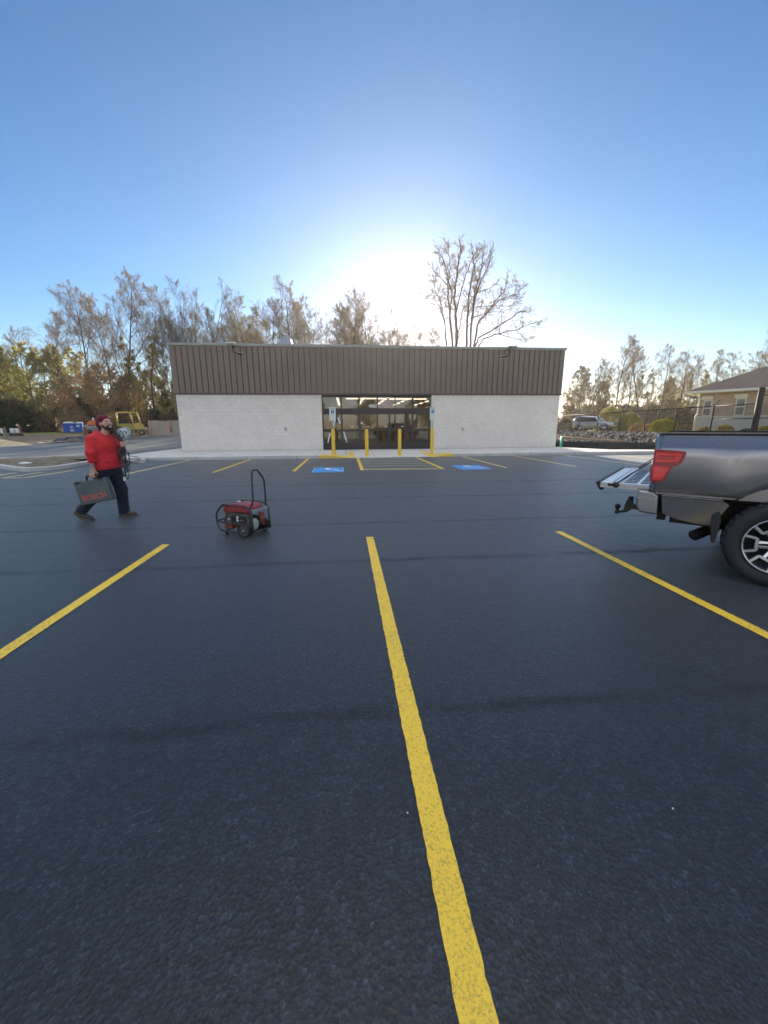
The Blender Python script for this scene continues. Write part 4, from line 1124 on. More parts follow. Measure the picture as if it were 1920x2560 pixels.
MB().lathe([(.0, -.012), (.03, -.010), (.034, 0), (.03, .004)], (-1.39, .05, .868), 'y', 14).bb(-1.47, -1.36, .046, .058, .852, .880).build('gate_latch', M['trim_black'], gate)
for v in (.09, TW-.09):
    MB().tube([(-1.40, v-.03 if v < 1 else v+.03, .872), (-1.25, v, 1.005), (-1.09, v, 1.145)], .007, 6).build('gate_cable', M['black_metal'], truck)
# bumper
bp = MB(); prof = [(-1.168, .832), (-1.182, .74), (-1.172, .65), (-1.135, .592), (-.985, .582), (-.972, .60), (-.982, .79), (-1.03, .825)]
bp.prism(prof, 'y', .015, TW-.015)
bump = bp.build('rear_bumper', M['bumper_metal'], truck, bevel=.02, seg=3)
MB().bb(-1.178, -.985, .05, TW-.05, .838, .846).build('step_pad', M['trim_black'], bump)
MB().bb(-1.187, -.984, .008, .0145, .747, .757).build('bumper_crease', M['chrome'], bump)
# hitch
hm = MB(); v = 1.0
hm.bb(-1.30, -1.10, v-.03, v+.03, .445, .505)
hm.prism([(-1.30, .43), (-1.28, .50), (-1.29, .56), (-1.335, .60), (-1.36, .55), (-1.375, .50), (-1.385, .42), (-1.42, .405), (-1.48, .405), (-1.48, .375), (-1.40, .378), (-1.35, .39)], 'y', v-.028, v+.028)
hm.cyl((-1.318, v, .56), (-1.318, v, .605), .03, n=10); hm.cyl((-1.458, v, .36), (-1.458, v, .43), .022, n=10)
hm.ell((-1.458, v, .455), (.036, .036, .036)); hm.cyl((-1.458, v, .358), (-1.458, v, .378), .032, n=6)
hm.build('tow_hitch', M['black_metal'], truck)
# exhaust, flap, underside
ex = MB()
e0, e1 = Vector((-.63, .33, .338)), Vector((-.38, .62, .46))
ex.tube([e0, e0.lerp(e1, .5), e1, (.3, .75, .48)], [.058, .056, .052, .05], 16, cap=False)
d_ = (e1-e0).normalized(); ex.tube([e0+d_*.002, e0+d_*.14], [.050, .048], 16, cap=True)
ex.build('exhaust_pipe', M['under'], truck, fix=False)
for v0, sgn in ((.02, 1), (TW-.02, -1)):
    MB().prism([(-.52, .64), (-.47, .68), (-.445, .60), (-.45, .50), (-.462, .37), (-.475, .355), (-.49, .372), (-.515, .50)], 'y', v0, v0+sgn*.28).build('mud_flap', M['trim_black'], truck, bevel=.006)
ub = MB()
ub.bb(-.97, 4.4, .38, .50, .52, .72); ub.bb(-.97, 4.4, TW-.5, TW-.38, .52, .72); ub.bb(-.98, -.90, .2, TW-.2, .50, .80); ub.bb(-.9, 1.0, .2, TW-.2, .76, .80)
ub.cyl((0, .25, HZ), (0, TW-.25, HZ), .06, n=12); ub.ell((0, 1.0, HZ), (.2, .2, .19)); ub.bb(-.86, -.5, .12, .5, .5, .6); ub.bb(1.0, 4.6, .35, TW-.35, .5, .6)
ub.bb(-.7, .7, .36, .42, .45, .52)
ub.build('underbody', M['under'], truck)
for v0, sgn in ((.02, 1), (TW-.02, -1)):     # wheel housing
    wl = MB(); n = 18; vs = []
    for i in range(n+1):
        a = PI*1.1*i/n-.05*PI
        for v in (v0+sgn*.02, v0+sgn*.38): vs.append((AR*1.02*math.cos(a), v, AZ+.0+(AR*1.12)*math.sin(a)))
    wl.add(vs, [(2*i, 2*i+2, 2*i+3, 2*i+1) for i in range(n)], 0, True); wl.build('wheel_housing', M['under'], truck)
# wheels
def wheel(uc, v0, sgn):
    t = MB(); ro, ri = .415, .272
    prof = [(ri, .03), (ri+.012, .006), (ri+.03, -.006), (ro-.075, -.016), (ro-.035, -.006), (ro-.012, .018), (ro, .05), (ro, .21), (ro-.012, .25), (ri+.02, .27), (ri-.02, .26), (ri-.02, .05)]
    pr_ = [(r_, sgn*h_) for r_, h_ in prof]
    t.lathe(pr_, (uc, v0, HZ), 'y', 56, cap=False, closed=True)
    for k in range(40):                              # shoulder blocks
        a = 2*PI*k/40; c_, s_ = math.cos(a), math.sin(a)
        q = Matrix.Rotation(-a, 3, 'Y')
        t.box((uc+(ro-.002)*c_, v0+sgn*(.035 if k % 2 else .05), HZ+(ro-.002)*s_), (.012, .06, .042), rot=q)
        t.box((uc+(ro+.0)*c_, v0+sgn*.13, HZ+(ro+.0)*s_), (.012, .09, .04), rot=q)
    w = t.build('wheel', M['rubber'], truck)
    rim = MB()
    def L(p): return [(r_, sgn*h_) for r_, h_ in p]
    rim.lathe(L([(.274, .012), (.268, -.004), (.258, -.002), (.250, .02), (.245, .12), (.235, .2)]), (uc, v0, HZ), 'y', 48, cap=False)
    for k in range(6):
        a = PI+2*PI*k/6+R(2)
        ca, sa = math.cos(a), math.sin(a)
        def Pt(r_, w_, h_): return (uc+r_*ca-w_*sa, v0+sgn*h_, HZ+r_*sa+w_*ca)
        # twin spoke bars
        for s_ in (-1, 1):
            b = [Pt(.055, s_*.012, .03), Pt(.055, s_*.036, .034), Pt(.165, s_*.036, .016), Pt(.165, s_*.008, .012)]
            b2 = [(p[0], p[1]+sgn*.04, p[2]) for p in b]
            rim.add(b+b2, [(0, 1, 2, 3), (4, 7, 6, 5), (0, 4, 5, 1), (1, 5, 6, 2), (2, 6, 7, 3), (3, 7, 4, 0)])
        # U shaped outer frame
        for seg_ in (((.160, -.062), (.160, .062), .026), ((.160, -.058), (.258, -.082), .026), ((.160, .058), (.258, .082), .026)):
            (r0, w0), (r1, w1), th = seg_
            d = Vector((r1-r0, w1-w0)).normalized(); nn = Vector((-d.y, d.x))*th/2
            c4 = [Vector((r0, w0))-nn, Vector((r1, w1))-nn, Vector((r1, w1))+nn, Vector((r0, w0))+nn]
            b = [Pt(p.x, p.y, .010-(p.x-.16)*.09) for p in c4]; b2 = [(p[0], p[1]+sgn*.035, p[2]) for p in b]
            rim.add(b+b2, [(0, 1, 2, 3), (4, 7, 6, 5), (0, 4, 5, 1), (1, 5, 6, 2), (2, 6, 7, 3), (3, 7, 4, 0)])
    rim.lathe(L([(.0, .02), (.03, .02), (.04, .026), (.062, .034), (.07, .06), (.0, .07)]), (uc, v0, HZ), 'y', 24, cap=False)
    ro_ = rim.build('rim', M['rim_metal'], w, bevel=.003)
    MB().lathe(L([(.0, .012), (.026, .013), (.030, .02)]), (uc, v0, HZ), 'y', 20, cap=False).build('hub_cap', mat('hub_dark_red', (.06, .008, .012), .3), ro_)
    MB().lathe(L([(.0, .12), (.15, .12), (.155, .135)]), (uc, v0, HZ), 'y', 30, cap=False).lathe(L([(.16, .19), (.24, .20)]), (uc, v0, HZ), 'y', 30, cap=False).build('brake_disc', M['under'], w)
M['rim_metal'] = mat('machined_rim', (.60, .61, .63), .25, .8, .5, var=.04)
WB = 3.85
for uc in (0, WB): wheel(uc, 0.0, 1); wheel(uc, TW, -1)
# cab and bonnet (outside the picture, for other viewpoints)
cab = MB()
def arch_front(u): return abs(u-WB) < AR
for v0, sgn in ((0.0, 1), (TW, -1)):
    lo = [(1.06, .50)]+[(WB-AR, .5)]+[(WB-AR*math.cos(a), AZ+AR*1.12*math.sin(a)) for a in [PI*k/12 for k in range(13)]]+[(WB+AR, .5), (4.78, .55), (4.86, .8), (4.84, 1.1), (4.6, 1.25), (3.4, 1.32), (1.06, 1.36)]
    cab.prism(lo, 'y', v0+sgn*.0, v0+sgn*.10)
cab.bb(1.06, 3.3, .1, TW-.1, .55, .75); cab.bb(3.3, 4.78, .1, TW-.1, 1.16, 1.24); cab.bb(4.74, 4.82, .1, TW-.1, .55, 1.2); cab.bb(1.06, 1.12, .1, TW-.1, .6, 1.36); cab.bb(3.28, 3.34, .1, TW-.1, .6, 1.3)
roof = [(1.10, 1.36), (1.22, 1.86), (1.5, 1.93), (2.5, 1.93), (3.35, 1.34)]
cab.prism([(1.2, 1.85), (1.5, 1.92), (2.45, 1.92), (2.58, 1.84)], 'y', .2, TW-.2)
for v0, v1 in ((.03, .24), (TW-.03, TW-.24)):
    for a, b in (((1.10, 1.36), (1.23, 1.86)), ((2.2, 1.34), (2.2, 1.88)), ((3.32, 1.33), (2.5, 1.88))):
        cab.tube([(a[0], v0, a[1]), (b[0], v1, b[1])], .045, 8)
cab.build('cab', M['truck_paint'], truck, bevel=.02)
cg = MB()
for s_ in (0, 1):
    va, vb = (.05, .235) if s_ == 0 else (TW-.05, TW-.235)
    cg.add([(1.12, va, 1.36), (3.3, va, 1.34), (2.5, vb, 1.86), (1.23, vb, 1.86)], [(0, 1, 2, 3)])
cg.add([(1.09, .08, 1.37), (1.09, TW-.08, 1.37), (1.22, TW-.26, 1.85), (1.22, .26, 1.85)], [(0, 1, 2, 3)])
cg.add([(3.33, .08, 1.34), (3.33, TW-.08, 1.34), (2.54, TW-.26, 1.85), (2.54, .26, 1.85)], [(0, 1, 2, 3)])
cg.build('cab_window', M['car_glass'], truck)
for v in (.35, TW-.35): MB().bb(4.80, 4.87, v-.2, v+.2, .98, 1.16).build('headlight', M['white_plastic'], truck, bevel=.02)
MB().bb(4.82, 4.88, .6, TW-.6, .78, 1.18).build('grille', M['trim_black'], truck, bevel=.02)
MB().bb(4.78, 4.95, .04, TW-.04, .52, .74).build('front_bumper', M['bumper_metal'], truck, bevel=.03)

# door gaps, handles and mirrors of the cab
for v0, sgn in ((0.0, 1), (TW, -1)):
    for (ua, ub) in ((1.16, 2.16), (2.22, 3.26)):
        dr = MB().prism([(ua, .62), (ub, .62), (ub, 1.335), (ua, 1.345)], 'y', v0-sgn*.012, v0-sgn*.002).build('door', M['truck_paint'], truck, bevel=.008)
        MB().bb(ua+.08, ua+.26, v0-sgn*.045, v0-sgn*.013, 1.17, 1.21).build('door_handle', M['chrome'], dr, bevel=.008)
    MB().bb(3.02, 3.16, v0-sgn*.30, v0-sgn*.08, 1.36, 1.62).bb(3.05, 3.12, v0-sgn*.09, v0+sgn*.05, 1.36, 1.42).build('mirror', M['trim_black'], truck, bevel=.03)
    MB().bb(1.15, 3.3, v0-sgn*.06, v0+sgn*.1, .42, .47).build('side_step', M['trim_black'], truck, bevel=.01)
# ---------------------------------------------------------------- soft bodies: smooth union of tapered limbs, meshed with surface nets
def cap(a, b, ra, rb=None, k=.03): return ('c', np.array(a, float), np.array(b, float), ra, ra if rb is None else rb, k)
def ell(c, r, k=.03, yaw=0.0, rot=None):
    m_ = np.array(rot if rot is not None else Matrix.Rotation(yaw, 3, 'Z'), float)
    return ('e', np.array(c, float), np.array(r, float), m_, 0, k)
def sdf_mesh(prims, vox, clips=(), disp=None, cut=()):
    """clips: (point, normal) keeps the side the normal points away from; cut: prims carved out"""
    lo, hi = np.full(3, 9e9), np.full(3, -9e9); bbs = []
    for p in prims:
        if p[0] == 'c':
            r_ = max(p[3], p[4]); l_, h_ = np.minimum(p[1], p[2])-r_, np.maximum(p[1], p[2])+r_
        else:
            r_ = p[2].max(); l_, h_ = p[1]-r_, p[1]+r_
        bbs.append((l_, h_)); lo = np.minimum(lo, l_); hi = np.maximum(hi, h_)
    lo -= 3*vox; hi += 3*vox
    N = np.ceil((hi-lo)/vox).astype(int)+1
    D = np.full(N, 1.0, np.float32)
    def ev(p, X):
        if p[0] == 'c':
            ab = p[2]-p[1]; L = max(1e-9, ab@ab); t = np.clip(((X-p[1])@ab)/L, 0, 1)
            return np.linalg.norm(X-p[1]-t[..., None]*ab, axis=-1)-(p[3]+(p[4]-p[3])*t)
        q = (X-p[1])@p[3]; k0 = np.linalg.norm(q/p[2], axis=-1); k1 = np.linalg.norm(q/(p[2]**2), axis=-1)
        return k0*(k0-1)/np.maximum(k1, 1e-6)
    for p, (l_, h_) in zip(prims, bbs):
        mg = .09; i0 = np.maximum(0, ((l_-mg-lo)/vox).astype(int)); i1 = np.minimum(N, ((h_+mg-lo)/vox).astype(int)+2)
        g = np.meshgrid(*[lo[a]+vox*np.arange(i0[a], i1[a]) for a in range(3)], indexing='ij'); X = np.stack(g, -1)
        d = ev(p, X); sl = tuple(slice(i0[a], i1[a]) for a in range(3)); a_ = D[sl]; k = p[5]
        h = np.clip(.5+.5*(a_-d)/k, 0, 1); D[sl] = a_*(1-h)+d*h-k*h*(1-h)
    G = None
    if clips or cut:
        g = np.meshgrid(*[lo[a]+vox*np.arange(N[a]) for a in range(3)], indexing='ij'); G = np.stack(g, -1)
        for c, n in clips:
            n = np.array(n, float); n /= np.linalg.norm(n); D = np.maximum(D, (G-np.array(c))@n)
        for p in cut: D = np.maximum(D, -ev(p, G))
    # surface nets
    S = D < 0; c8 = [(i, j, k) for i in (0, 1) for j in (0, 1) for k in (0, 1)]
    M_ = tuple(N-1); cnt = np.zeros(M_, int)
    for c in c8: cnt += S[c[0]:c[0]+M_[0], c[1]:c[1]+M_[1], c[2]:c[2]+M_[2]]
    act = (cnt > 0) & (cnt < 8); idx = np.argwhere(act); ids = np.full(M_, -1, int); ids[act] = np.arange(len(idx))
    acc = np.zeros((len(idx), 3)); num = np.zeros(len(idx))
    vals = {c: D[idx[:, 0]+c[0], idx[:, 1]+c[1], idx[:, 2]+c[2]] for c in c8}
    for c in c8:
        for ax in range(3):
            if c[ax]: continue
            e = list(c); e[ax] = 1; e = tuple(e); a_, b_ = vals[c], vals[e]; mk = (a_ < 0) != (b_ < 0)
            t = np.where(mk, a_/np.where(mk, a_-b_, 1), 0); P_ = np.tile(np.array(c, float), (len(idx), 1)); P_[:, ax] += t
            acc[mk] += P_[mk]; num[mk] += 1
    V = lo+(idx+acc/num[:, None])*vox; F = []
    for ax in range(3):
        o1, o2 = [(1, 2), (2, 0), (0, 1)][ax]
        sl0 = [slice(1, -1)]*3; sl0[ax] = slice(0, -1); sl1 = [slice(1, -1)]*3; sl1[ax] = slice(1, None)
        A, B = S[tuple(sl0)], S[tuple(sl1)]; w = np.argwhere(A != B); inside = A[tuple(w.T)]
        w = w.copy(); off = np.array([1, 1, 1]); off[ax] = 0; w += off
        def g_(d1, d2):
            q = w.copy(); q[:, o1] -= d1; q[:, o2] -= d2; return ids[q[:, 0], q[:, 1], q[:, 2]]
        q = np.stack([g_(1, 1), g_(0, 1), g_(0, 0), g_(1, 0)], 1); q[~inside] = q[~inside][:, ::-1]
        F.append(q[(q >= 0).all(1)])
    F = np.concatenate(F)
    if disp:
        fn = np.cross(V[F[:, 1]]-V[F[:, 0]], V[F[:, 2]]-V[F[:, 0]]); vn = np.zeros_like(V)
        for k in range(4): np.add.at(vn, F[:, k], fn)
        vn /= np.maximum(1e-12, np.linalg.norm(vn, axis=1))[:, None]
        V = V+vn*np.array([disp(Vector(p)) for p in V])[:, None]
    return V, F
def soft(name, prims, vox, m, parent, **kw):
    V, F = sdf_mesh(prims, vox, **kw)
    me = bpy.data.meshes.new(name); me.from_pydata(V.tolist(), [], F.tolist()); me.materials.append(m)
    me.polygons.foreach_set('use_smooth', [True]*len(F)); me.update()
    o = bpy.data.objects.new(name, me); COL.objects.link(o); o.parent = parent
    return o
def cloth(amp, s, stretch=(1, 1, .55)):
    def f(p):
        q = Vector((p.x*s*stretch[0], p.y*s*stretch[1], p.z*s/stretch[2]*.55))
        n = noise.noise(q); n2 = noise.noise(q*2.3+Vector((7, 3, 1)))
        return amp*(1-abs(n)*2.2)*.7+amp*.5*n2
    return f

# ---------------------------------------------------------------- man walking with a tool case
def skin_mat():
    t = NT('skin'); n1 = t.noise(30, 3, .6); sep = t.n('ShaderNodeSeparateXYZ'); t.l(t.obj(), sep.inputs[0])
    c = t.ramp(n1, [(.3, (.50, .29, .21)), (.7, (.62, .38, .29))])
    # inked forearm, right arm only
    k1 = t.n('ShaderNodeMapRange'); t.l(sep.outputs['Z'], k1.inputs[0]); k1.inputs[1].default_value = .905; k1.inputs[2].default_value = .92
    k2 = t.n('ShaderNodeMapRange'); t.l(sep.outputs['Y'], k2.inputs[0]); k2.inputs[1].default_value = -.17; k2.inputs[2].default_value = -.19
    k3 = t.n('ShaderNodeMapRange'); t.l(sep.outputs['Z'], k3.inputs[0]); k3.inputs[1].default_value = 1.06; k3.inputs[2].default_value = 1.05
    ink = t.math('MULTIPLY', t.math('MULTIPLY', k1.outputs[0], k2.outputs[0]), k3.outputs[0])
    ink = t.math('MULTIPLY', ink, t.ramp(t.noise(34, 4, .7, dist=1.5), [(.42, 0), (.55, .85)]))
    c = t.mix(c, (.10, .10, .12), ink)
    p = t.princ(c, .5, 0, .4, t.bump(n1, .1, .002)); p.inputs['Subsurface Weight'].default_value = .08; p.inputs['Subsurface Radius'].default_value = (.01, .004, .002)
    return t.done(p)
def fabric_mat(name, col, scale=350, rough=.9):
    t = NT(name); n1 = t.noise(6, 4, .65); n2 = t.noise(scale, 2, .6)
    c = t.ramp(n1, [(.3, tuple(x*.82 for x in col)), (.7, tuple(min(1, x*1.12) for x in col))])
    p = t.princ(c, rough, 0, .2, t.bump(n2, .25, .002)); p.inputs['Sheen Weight'].default_value = .15
    return t.done(p)
M['skin'] = skin_mat()
M['red_cloth'] = fabric_mat('red_hoodie_cloth', (.64, .034, .040)); M['denim'] = fabric_mat('dark_denim', (.022, .026, .046)); M['maroon_knit'] = fabric_mat('maroon_knit', (.13, .014, .030), 160)
M['beard'] = fabric_mat('dark_beard', (.045, .026, .018), 220); M['boot'] = mat('brown_boot_leather', (.075, .055, .045), .6, bump=.2); M['boot_sole'] = mat('boot_sole', (.10, .09, .08), .8)
O = Vector((-4.05, 6.93, 0))
man = thing('person', 'man in red hoodie and maroon beanie walking with a tool case', 'person', O)
YW = R(-20); ty = Matrix.Rotation(YW, 3, 'Z')
def tq(x, y, z): return tuple(ty@Vector((x, y, 0))+Vector((.055, 0, z)))      # torso frame: x forward, y to his left
HF = Matrix.Rotation(R(-27), 3, 'Z')@Matrix.Rotation(R(-17), 3, 'Y'); HC = Vector((.128, -.005, 1.592))
def hq(x, y, z): return tuple(HC+HF@Vector((x, y, z)))
RS, RE, RW = tq(-.03, -.19, 1.345), (-.020, -.262, 1.14), (-.03, -.258, .885)
LS, LE, LW = tq(0, .19, 1.345), (.135, .235, 1.11), (.300, .085, 1.232)
HR, HL = tq(0, -.09, .86), tq(0, .09, .86)
KR, AR_ = (-.10, -.115, .475), (-.405, -.13, .155)
KL, AL = (.150, .115, .49), (.128, .14, .10)
body = [ell(hq(-.005, 0, .03), (.098, .077, .104), .02, rot=HF), ell(hq(.03, 0, -.062), (.066, .056, .060), .035, rot=HF), cap(hq(.070, -.012, -.100), hq(.070, .012, -.100), .024, None, .02),
        cap(hq(.088, 0, .022), hq(.113, 0, -.018), .010, .0145, .012), cap(hq(.082, -.034, .038), hq(.082, .034, .038), .013, None, .02),
        cap(hq(.083, -.018, -.055), hq(.083, .018, -.055), .011, None, .012), ell(hq(.062, -.045, -.01), (.025, .02, .02), .02), ell(hq(.062, .045, -.01), (.025, .02, .02), .02),
        ell(hq(-.005, -.08, 0), (.022, .010, .032), .008, rot=HF), ell(hq(-.005, .08, 0), (.022, .010, .032), .008, rot=HF),
        cap(tq(.01, 0, 1.38), hq(-.015, 0, -.06), .062, .056, .03),
        ell(tq(.0, 0, 1.23), (.115, .165, .19), .05, YW), ell(tq(.01, 0, 1.02), (.125, .155, .17), .05, YW), ell(tq(0, 0, .88), (.12, .155, .12), .05, YW),
        cap(tq(-.01, -.13, 1.37), tq(-.01, .13, 1.37), .065, None, .05),
        cap(RS, RE, .052, .042), cap(RE, RW, .043, .030), cap(LS, LE, .052, .042), cap(LE, LW, .043, .030),
        cap(HR, KR, .085, .058), cap(KR, AR_, .058, .042), cap(HL, KL, .085, .058), cap(KL, AL, .058, .042),
        cap(AR_, (-.30, -.13, .045), .035, .03), cap(AL, (.27, .14, .04), .035, .028)]
# right hand closed round the case handle
body += [ell((-.033, -.262, .835), (.040, .020, .044), .012), cap(RW, (-.033, -.26, .85), .029, .030, .02)]
for x, dz, r_ in ((.024, 0, .0105), (.002, .004, .011), (-.020, .002, .0105), (-.041, .008, .009)):
    X = -.033+x; ch = [(X, -.270, .812), (X, -.289, .788+dz), (X, -.281, .758+dz), (X, -.256, .752+dz), (X, -.240, .764+dz)]
    for a, b in zip(ch, ch[1:]): body.append(cap(a, b, r_, r_*.95, .006))
for a, b, r_ in (((-.002, -.255, .86), (.014, -.236, .822), .014), ((.014, -.236, .822), (.004, -.230, .785), .012), ((.004, -.230, .785), (-.016, -.236, .765), .010)): body.append(cap(a, b, r_, r_*.9, .008))
# left hand closed round the cords
body += [ell((.325, .030, 1.262), (.022, .034, .042), .012), cap(LW, (.32, .04, 1.258), .028, .028, .02)]
for z, r_, q in ((1.300, .0105, 0), (1.278, .011, .004), (1.256, .0105, .002), (1.236, .009, -.004)):
    ch = [(.325, .004, z), (.338, -.034, z), (.366+q, -.044, z-.002), (.390+q, -.028, z-.004), (.388+q, -.004, z-.004)]
    for a, b in zip(ch, ch[1:]): body.append(cap(a, b, r_, r_*.95, .006))
for a, b, r_ in (((.325, .045, 1.285), (.350, .040, 1.312), .013), ((.350, .040, 1.312), (.382, .014, 1.316), .011)): body.append(cap(a, b, r_, r_*.9, .008))
soft('body', body, .005, M['skin'], man)
for s_ in (-1, 1):
    MB().ell(hq(.0905, .031*s_, .018), (.006, .011, .006), 10, 6).build('eye', mat('eye_dark', (.03, .02, .015), .2), man)
    MB().tube([hq(.092, .014*s_, .036), hq(.094, .030*s_, .041), hq(.084, .050*s_, .037)], [.004, .005, .003], 6).build('eyebrow', M['beard'], man)
soft('hoodie', [ell(tq(.012, 0, 1.225), (.172, .212, .215), .05, YW), ell(tq(.022, 0, 1.00), (.182, .215, .21), .06, YW), ell(tq(.0, 0, .90), (.178, .212, .12), .05, YW),
        cap(tq(-.02, -.15, 1.345), tq(-.02, .15, 1.345), .082, None, .05), cap(tq(-.03, -.13, 1.375), tq(-.03, -.05, 1.43), .05, None, .06), cap(tq(-.03, .13, 1.375), tq(-.03, .05, 1.43), .05, None, .06), cap(RS, RE, .074, .064, .04), cap(RE, (-.024, -.260, 1.03), .064, .052, .03), cap((-.024, -.260, 1.045), (-.024, -.260, 1.03), .056, .054, .01),
        cap(LS, LE, .080, .066, .04), cap(LE, (.278, .105, 1.215), .062, .044, .03),
        cap(tq(-.06, -.055, 1.445), tq(.035, -.062, 1.415), .034, None, .03), cap(tq(-.06, .055, 1.445), tq(.035, .062, 1.415), .034, None, .03), cap(tq(-.085, -.05, 1.44), tq(-.085, .05, 1.44), .042, None, .04), cap(tq(.05, -.055, 1.41), tq(.095, -.012, 1.375), .026, None, .025), cap(tq(.05, .055, 1.41), tq(.095, .012, 1.375), .026, None, .025)],
     .007, M['red_cloth'], man, clips=[((0, 0, .852), (.12, 0, -1))], cut=[cap(tq(.03, 0, 1.40), tq(.06, 0, 1.60), .058, .075)], disp=cloth(.0075, 19))
soft('jeans', [ell(tq(0, 0, .88), (.145, .178, .11), .05, YW), cap(HR, KR, .112, .083, .05), cap(KR, (-.385, -.128, .185), .082, .078, .04), cap(HL, KL, .112, .090, .05), cap(KL, (.130, .138, .105), .086, .084, .04)],
     .007, M['denim'], man, clips=[((0, 0, .93), (0, 0, 1)), ((.13, .14, .055), (0, 0, -1)), ], disp=cloth(.0065, 19, (1, 1, 1.4)))
soft('beanie', [ell(hq(-.028, 0, .062), (.116, .093, .098), .03, rot=HF), ell(hq(-.085, 0, .005), (.078, .083, .095), .04, rot=HF)], .005, M['maroon_knit'], man,
     clips=[(hq(.088, 0, .052), tuple(HF@Vector((.66, 0, -1))))], disp=lambda p: .0022*math.sin(160*(p.x*.9+p.y*.8)))
soft('beard', [cap(hq(.005, -.064, -.035), hq(.050, -.045, -.088), .018, .024, .02), cap(hq(.005, .064, -.035), hq(.050, .045, -.088), .018, .024, .02), cap(hq(.050, -.045, -.088), hq(.082, -.010, -.108), .024, .026, .02), cap(hq(.050, .045, -.088), hq(.082, .010, -.108), .024, .026, .02),
     cap(hq(.086, -.026, -.046), hq(.095, 0, -.038), .0065, None, .01), cap(hq(.086, .026, -.046), hq(.095, 0, -.038), .0065, None, .01), cap(hq(.08, -.034, -.06), hq(.075, -.03, -.09), .012, None, .02), cap(hq(.08, .034, -.06), hq(.075, .03, -.09), .012, None, .02)], .004, M['beard'], man, disp=lambda p: .003*noise.noise(p*160))
def boot(prims, sole, clipz):
    b = soft('boot', prims, .006, M['boot'], man, clips=clipz)
    sm_ = MB(); sm_.prism(*sole); sm_.build('boot_sole', M['boot_sole'], b, bevel=.006)
boot([cap((.085, .14, .065), (.16, .142, .065), .046, .048, .03), cap((.16, .142, .062), (.295, .146, .048), .046, .036, .03), cap((.105, .14, .07), (.118, .14, .17), .052, .058, .03)],
     ([(.045, .0), (.052, .032), (.18, .026), (.335, .024), (.338, .012), (.32, 0)], 'y', .098, .190), [((0, 0, .022), (0, 0, -1))])
sl = [(-.505, .135), (-.490, .165), (-.36, .060), (-.30, .032), (-.232, .030), (-.228, .012), (-.245, .0), (-.345, .0), (-.40, .028)]
boot([cap((-.462, -.13, .150), (-.39, -.13, .105), .046, .048, .03), cap((-.39, -.13, .10), (-.27, -.13, .052), .048, .036, .03), cap((-.44, -.13, .15), (-.395, -.13, .23), .052, .058, .03)],
     (sl, 'y', -.176, -.084), [((0, 0, .016), (0, 0, -1))])
# tool case: its own thing, hanging from the right hand
case = thing('tool_case', 'dark green metal tool case lettered in worn red', 'tool case', O+Vector((-.054, -.25, .524)))
case.rotation_euler = (0, R(-9.6), 0)
def case_mat():
    t = NT('worn_green_case'); n1 = t.noise(9, 5, .7); n2 = t.noise(60, 4, .75)
    c = t.ramp(n1, [(.3, (.078, .098, .104)), (.7, (.118, .142, .148))]); c = t.mix(c, (.25, .32, .31), t.ramp(n2, [(.66, 0), (.72, .7)]))
    return t.done(t.princ(c, .5, .2, .4))
M['case'] = case_mat()
CW, CH, CT = .506, .378, .118
MB().bb(-CW/2, CW/2, -CT/2, -.004, -CH/2, CH/2).bb(-CW/2, CW/2, .004, CT/2, -CH/2, CH/2).build('case_shell', M['case'], case, bevel=.014, seg=3)
MB().bb(-CW/2+.004, CW/2-.004, -.004, .004, -CH/2+.004, CH/2-.004).build('case_seam', M['black_metal'], case)
hb = MB(); hx = .022; hb.tube([(hx-.085, 0, CH/2-.002), (hx-.083, 0, CH/2+.05), (hx-.06, 0, CH/2+.068), (hx+.06, 0, CH/2+.068), (hx+.083, 0, CH/2+.05), (hx+.085, 0, CH/2-.002)], [.014]*6, 10); hb.build('case_handle', M['trim_black'], case)
for x in (-.19, .17): MB().bb(x-.035, x+.035, -CT/2-.006, .02, CH/2-.03, CH/2+.006).build('case_latch', M['black_metal'], case, bevel=.003)
def worn_red():
    t = NT('worn_red_letters'); n = t.noise(55, 4, .75); c = t.mix((.52, .11, .095), (.11, .145, .145), t.ramp(n, [(.50, 0), (.64, .85)])); return t.done(t.princ(c, .6, 0, .3))
lettering('case_lettering', 'BOSCH', .118, worn_red(), case, (-.005, -CT/2-.001, -.085), (R(90), 0, 0), bold=.006, spacing=1.02, depth=.001)
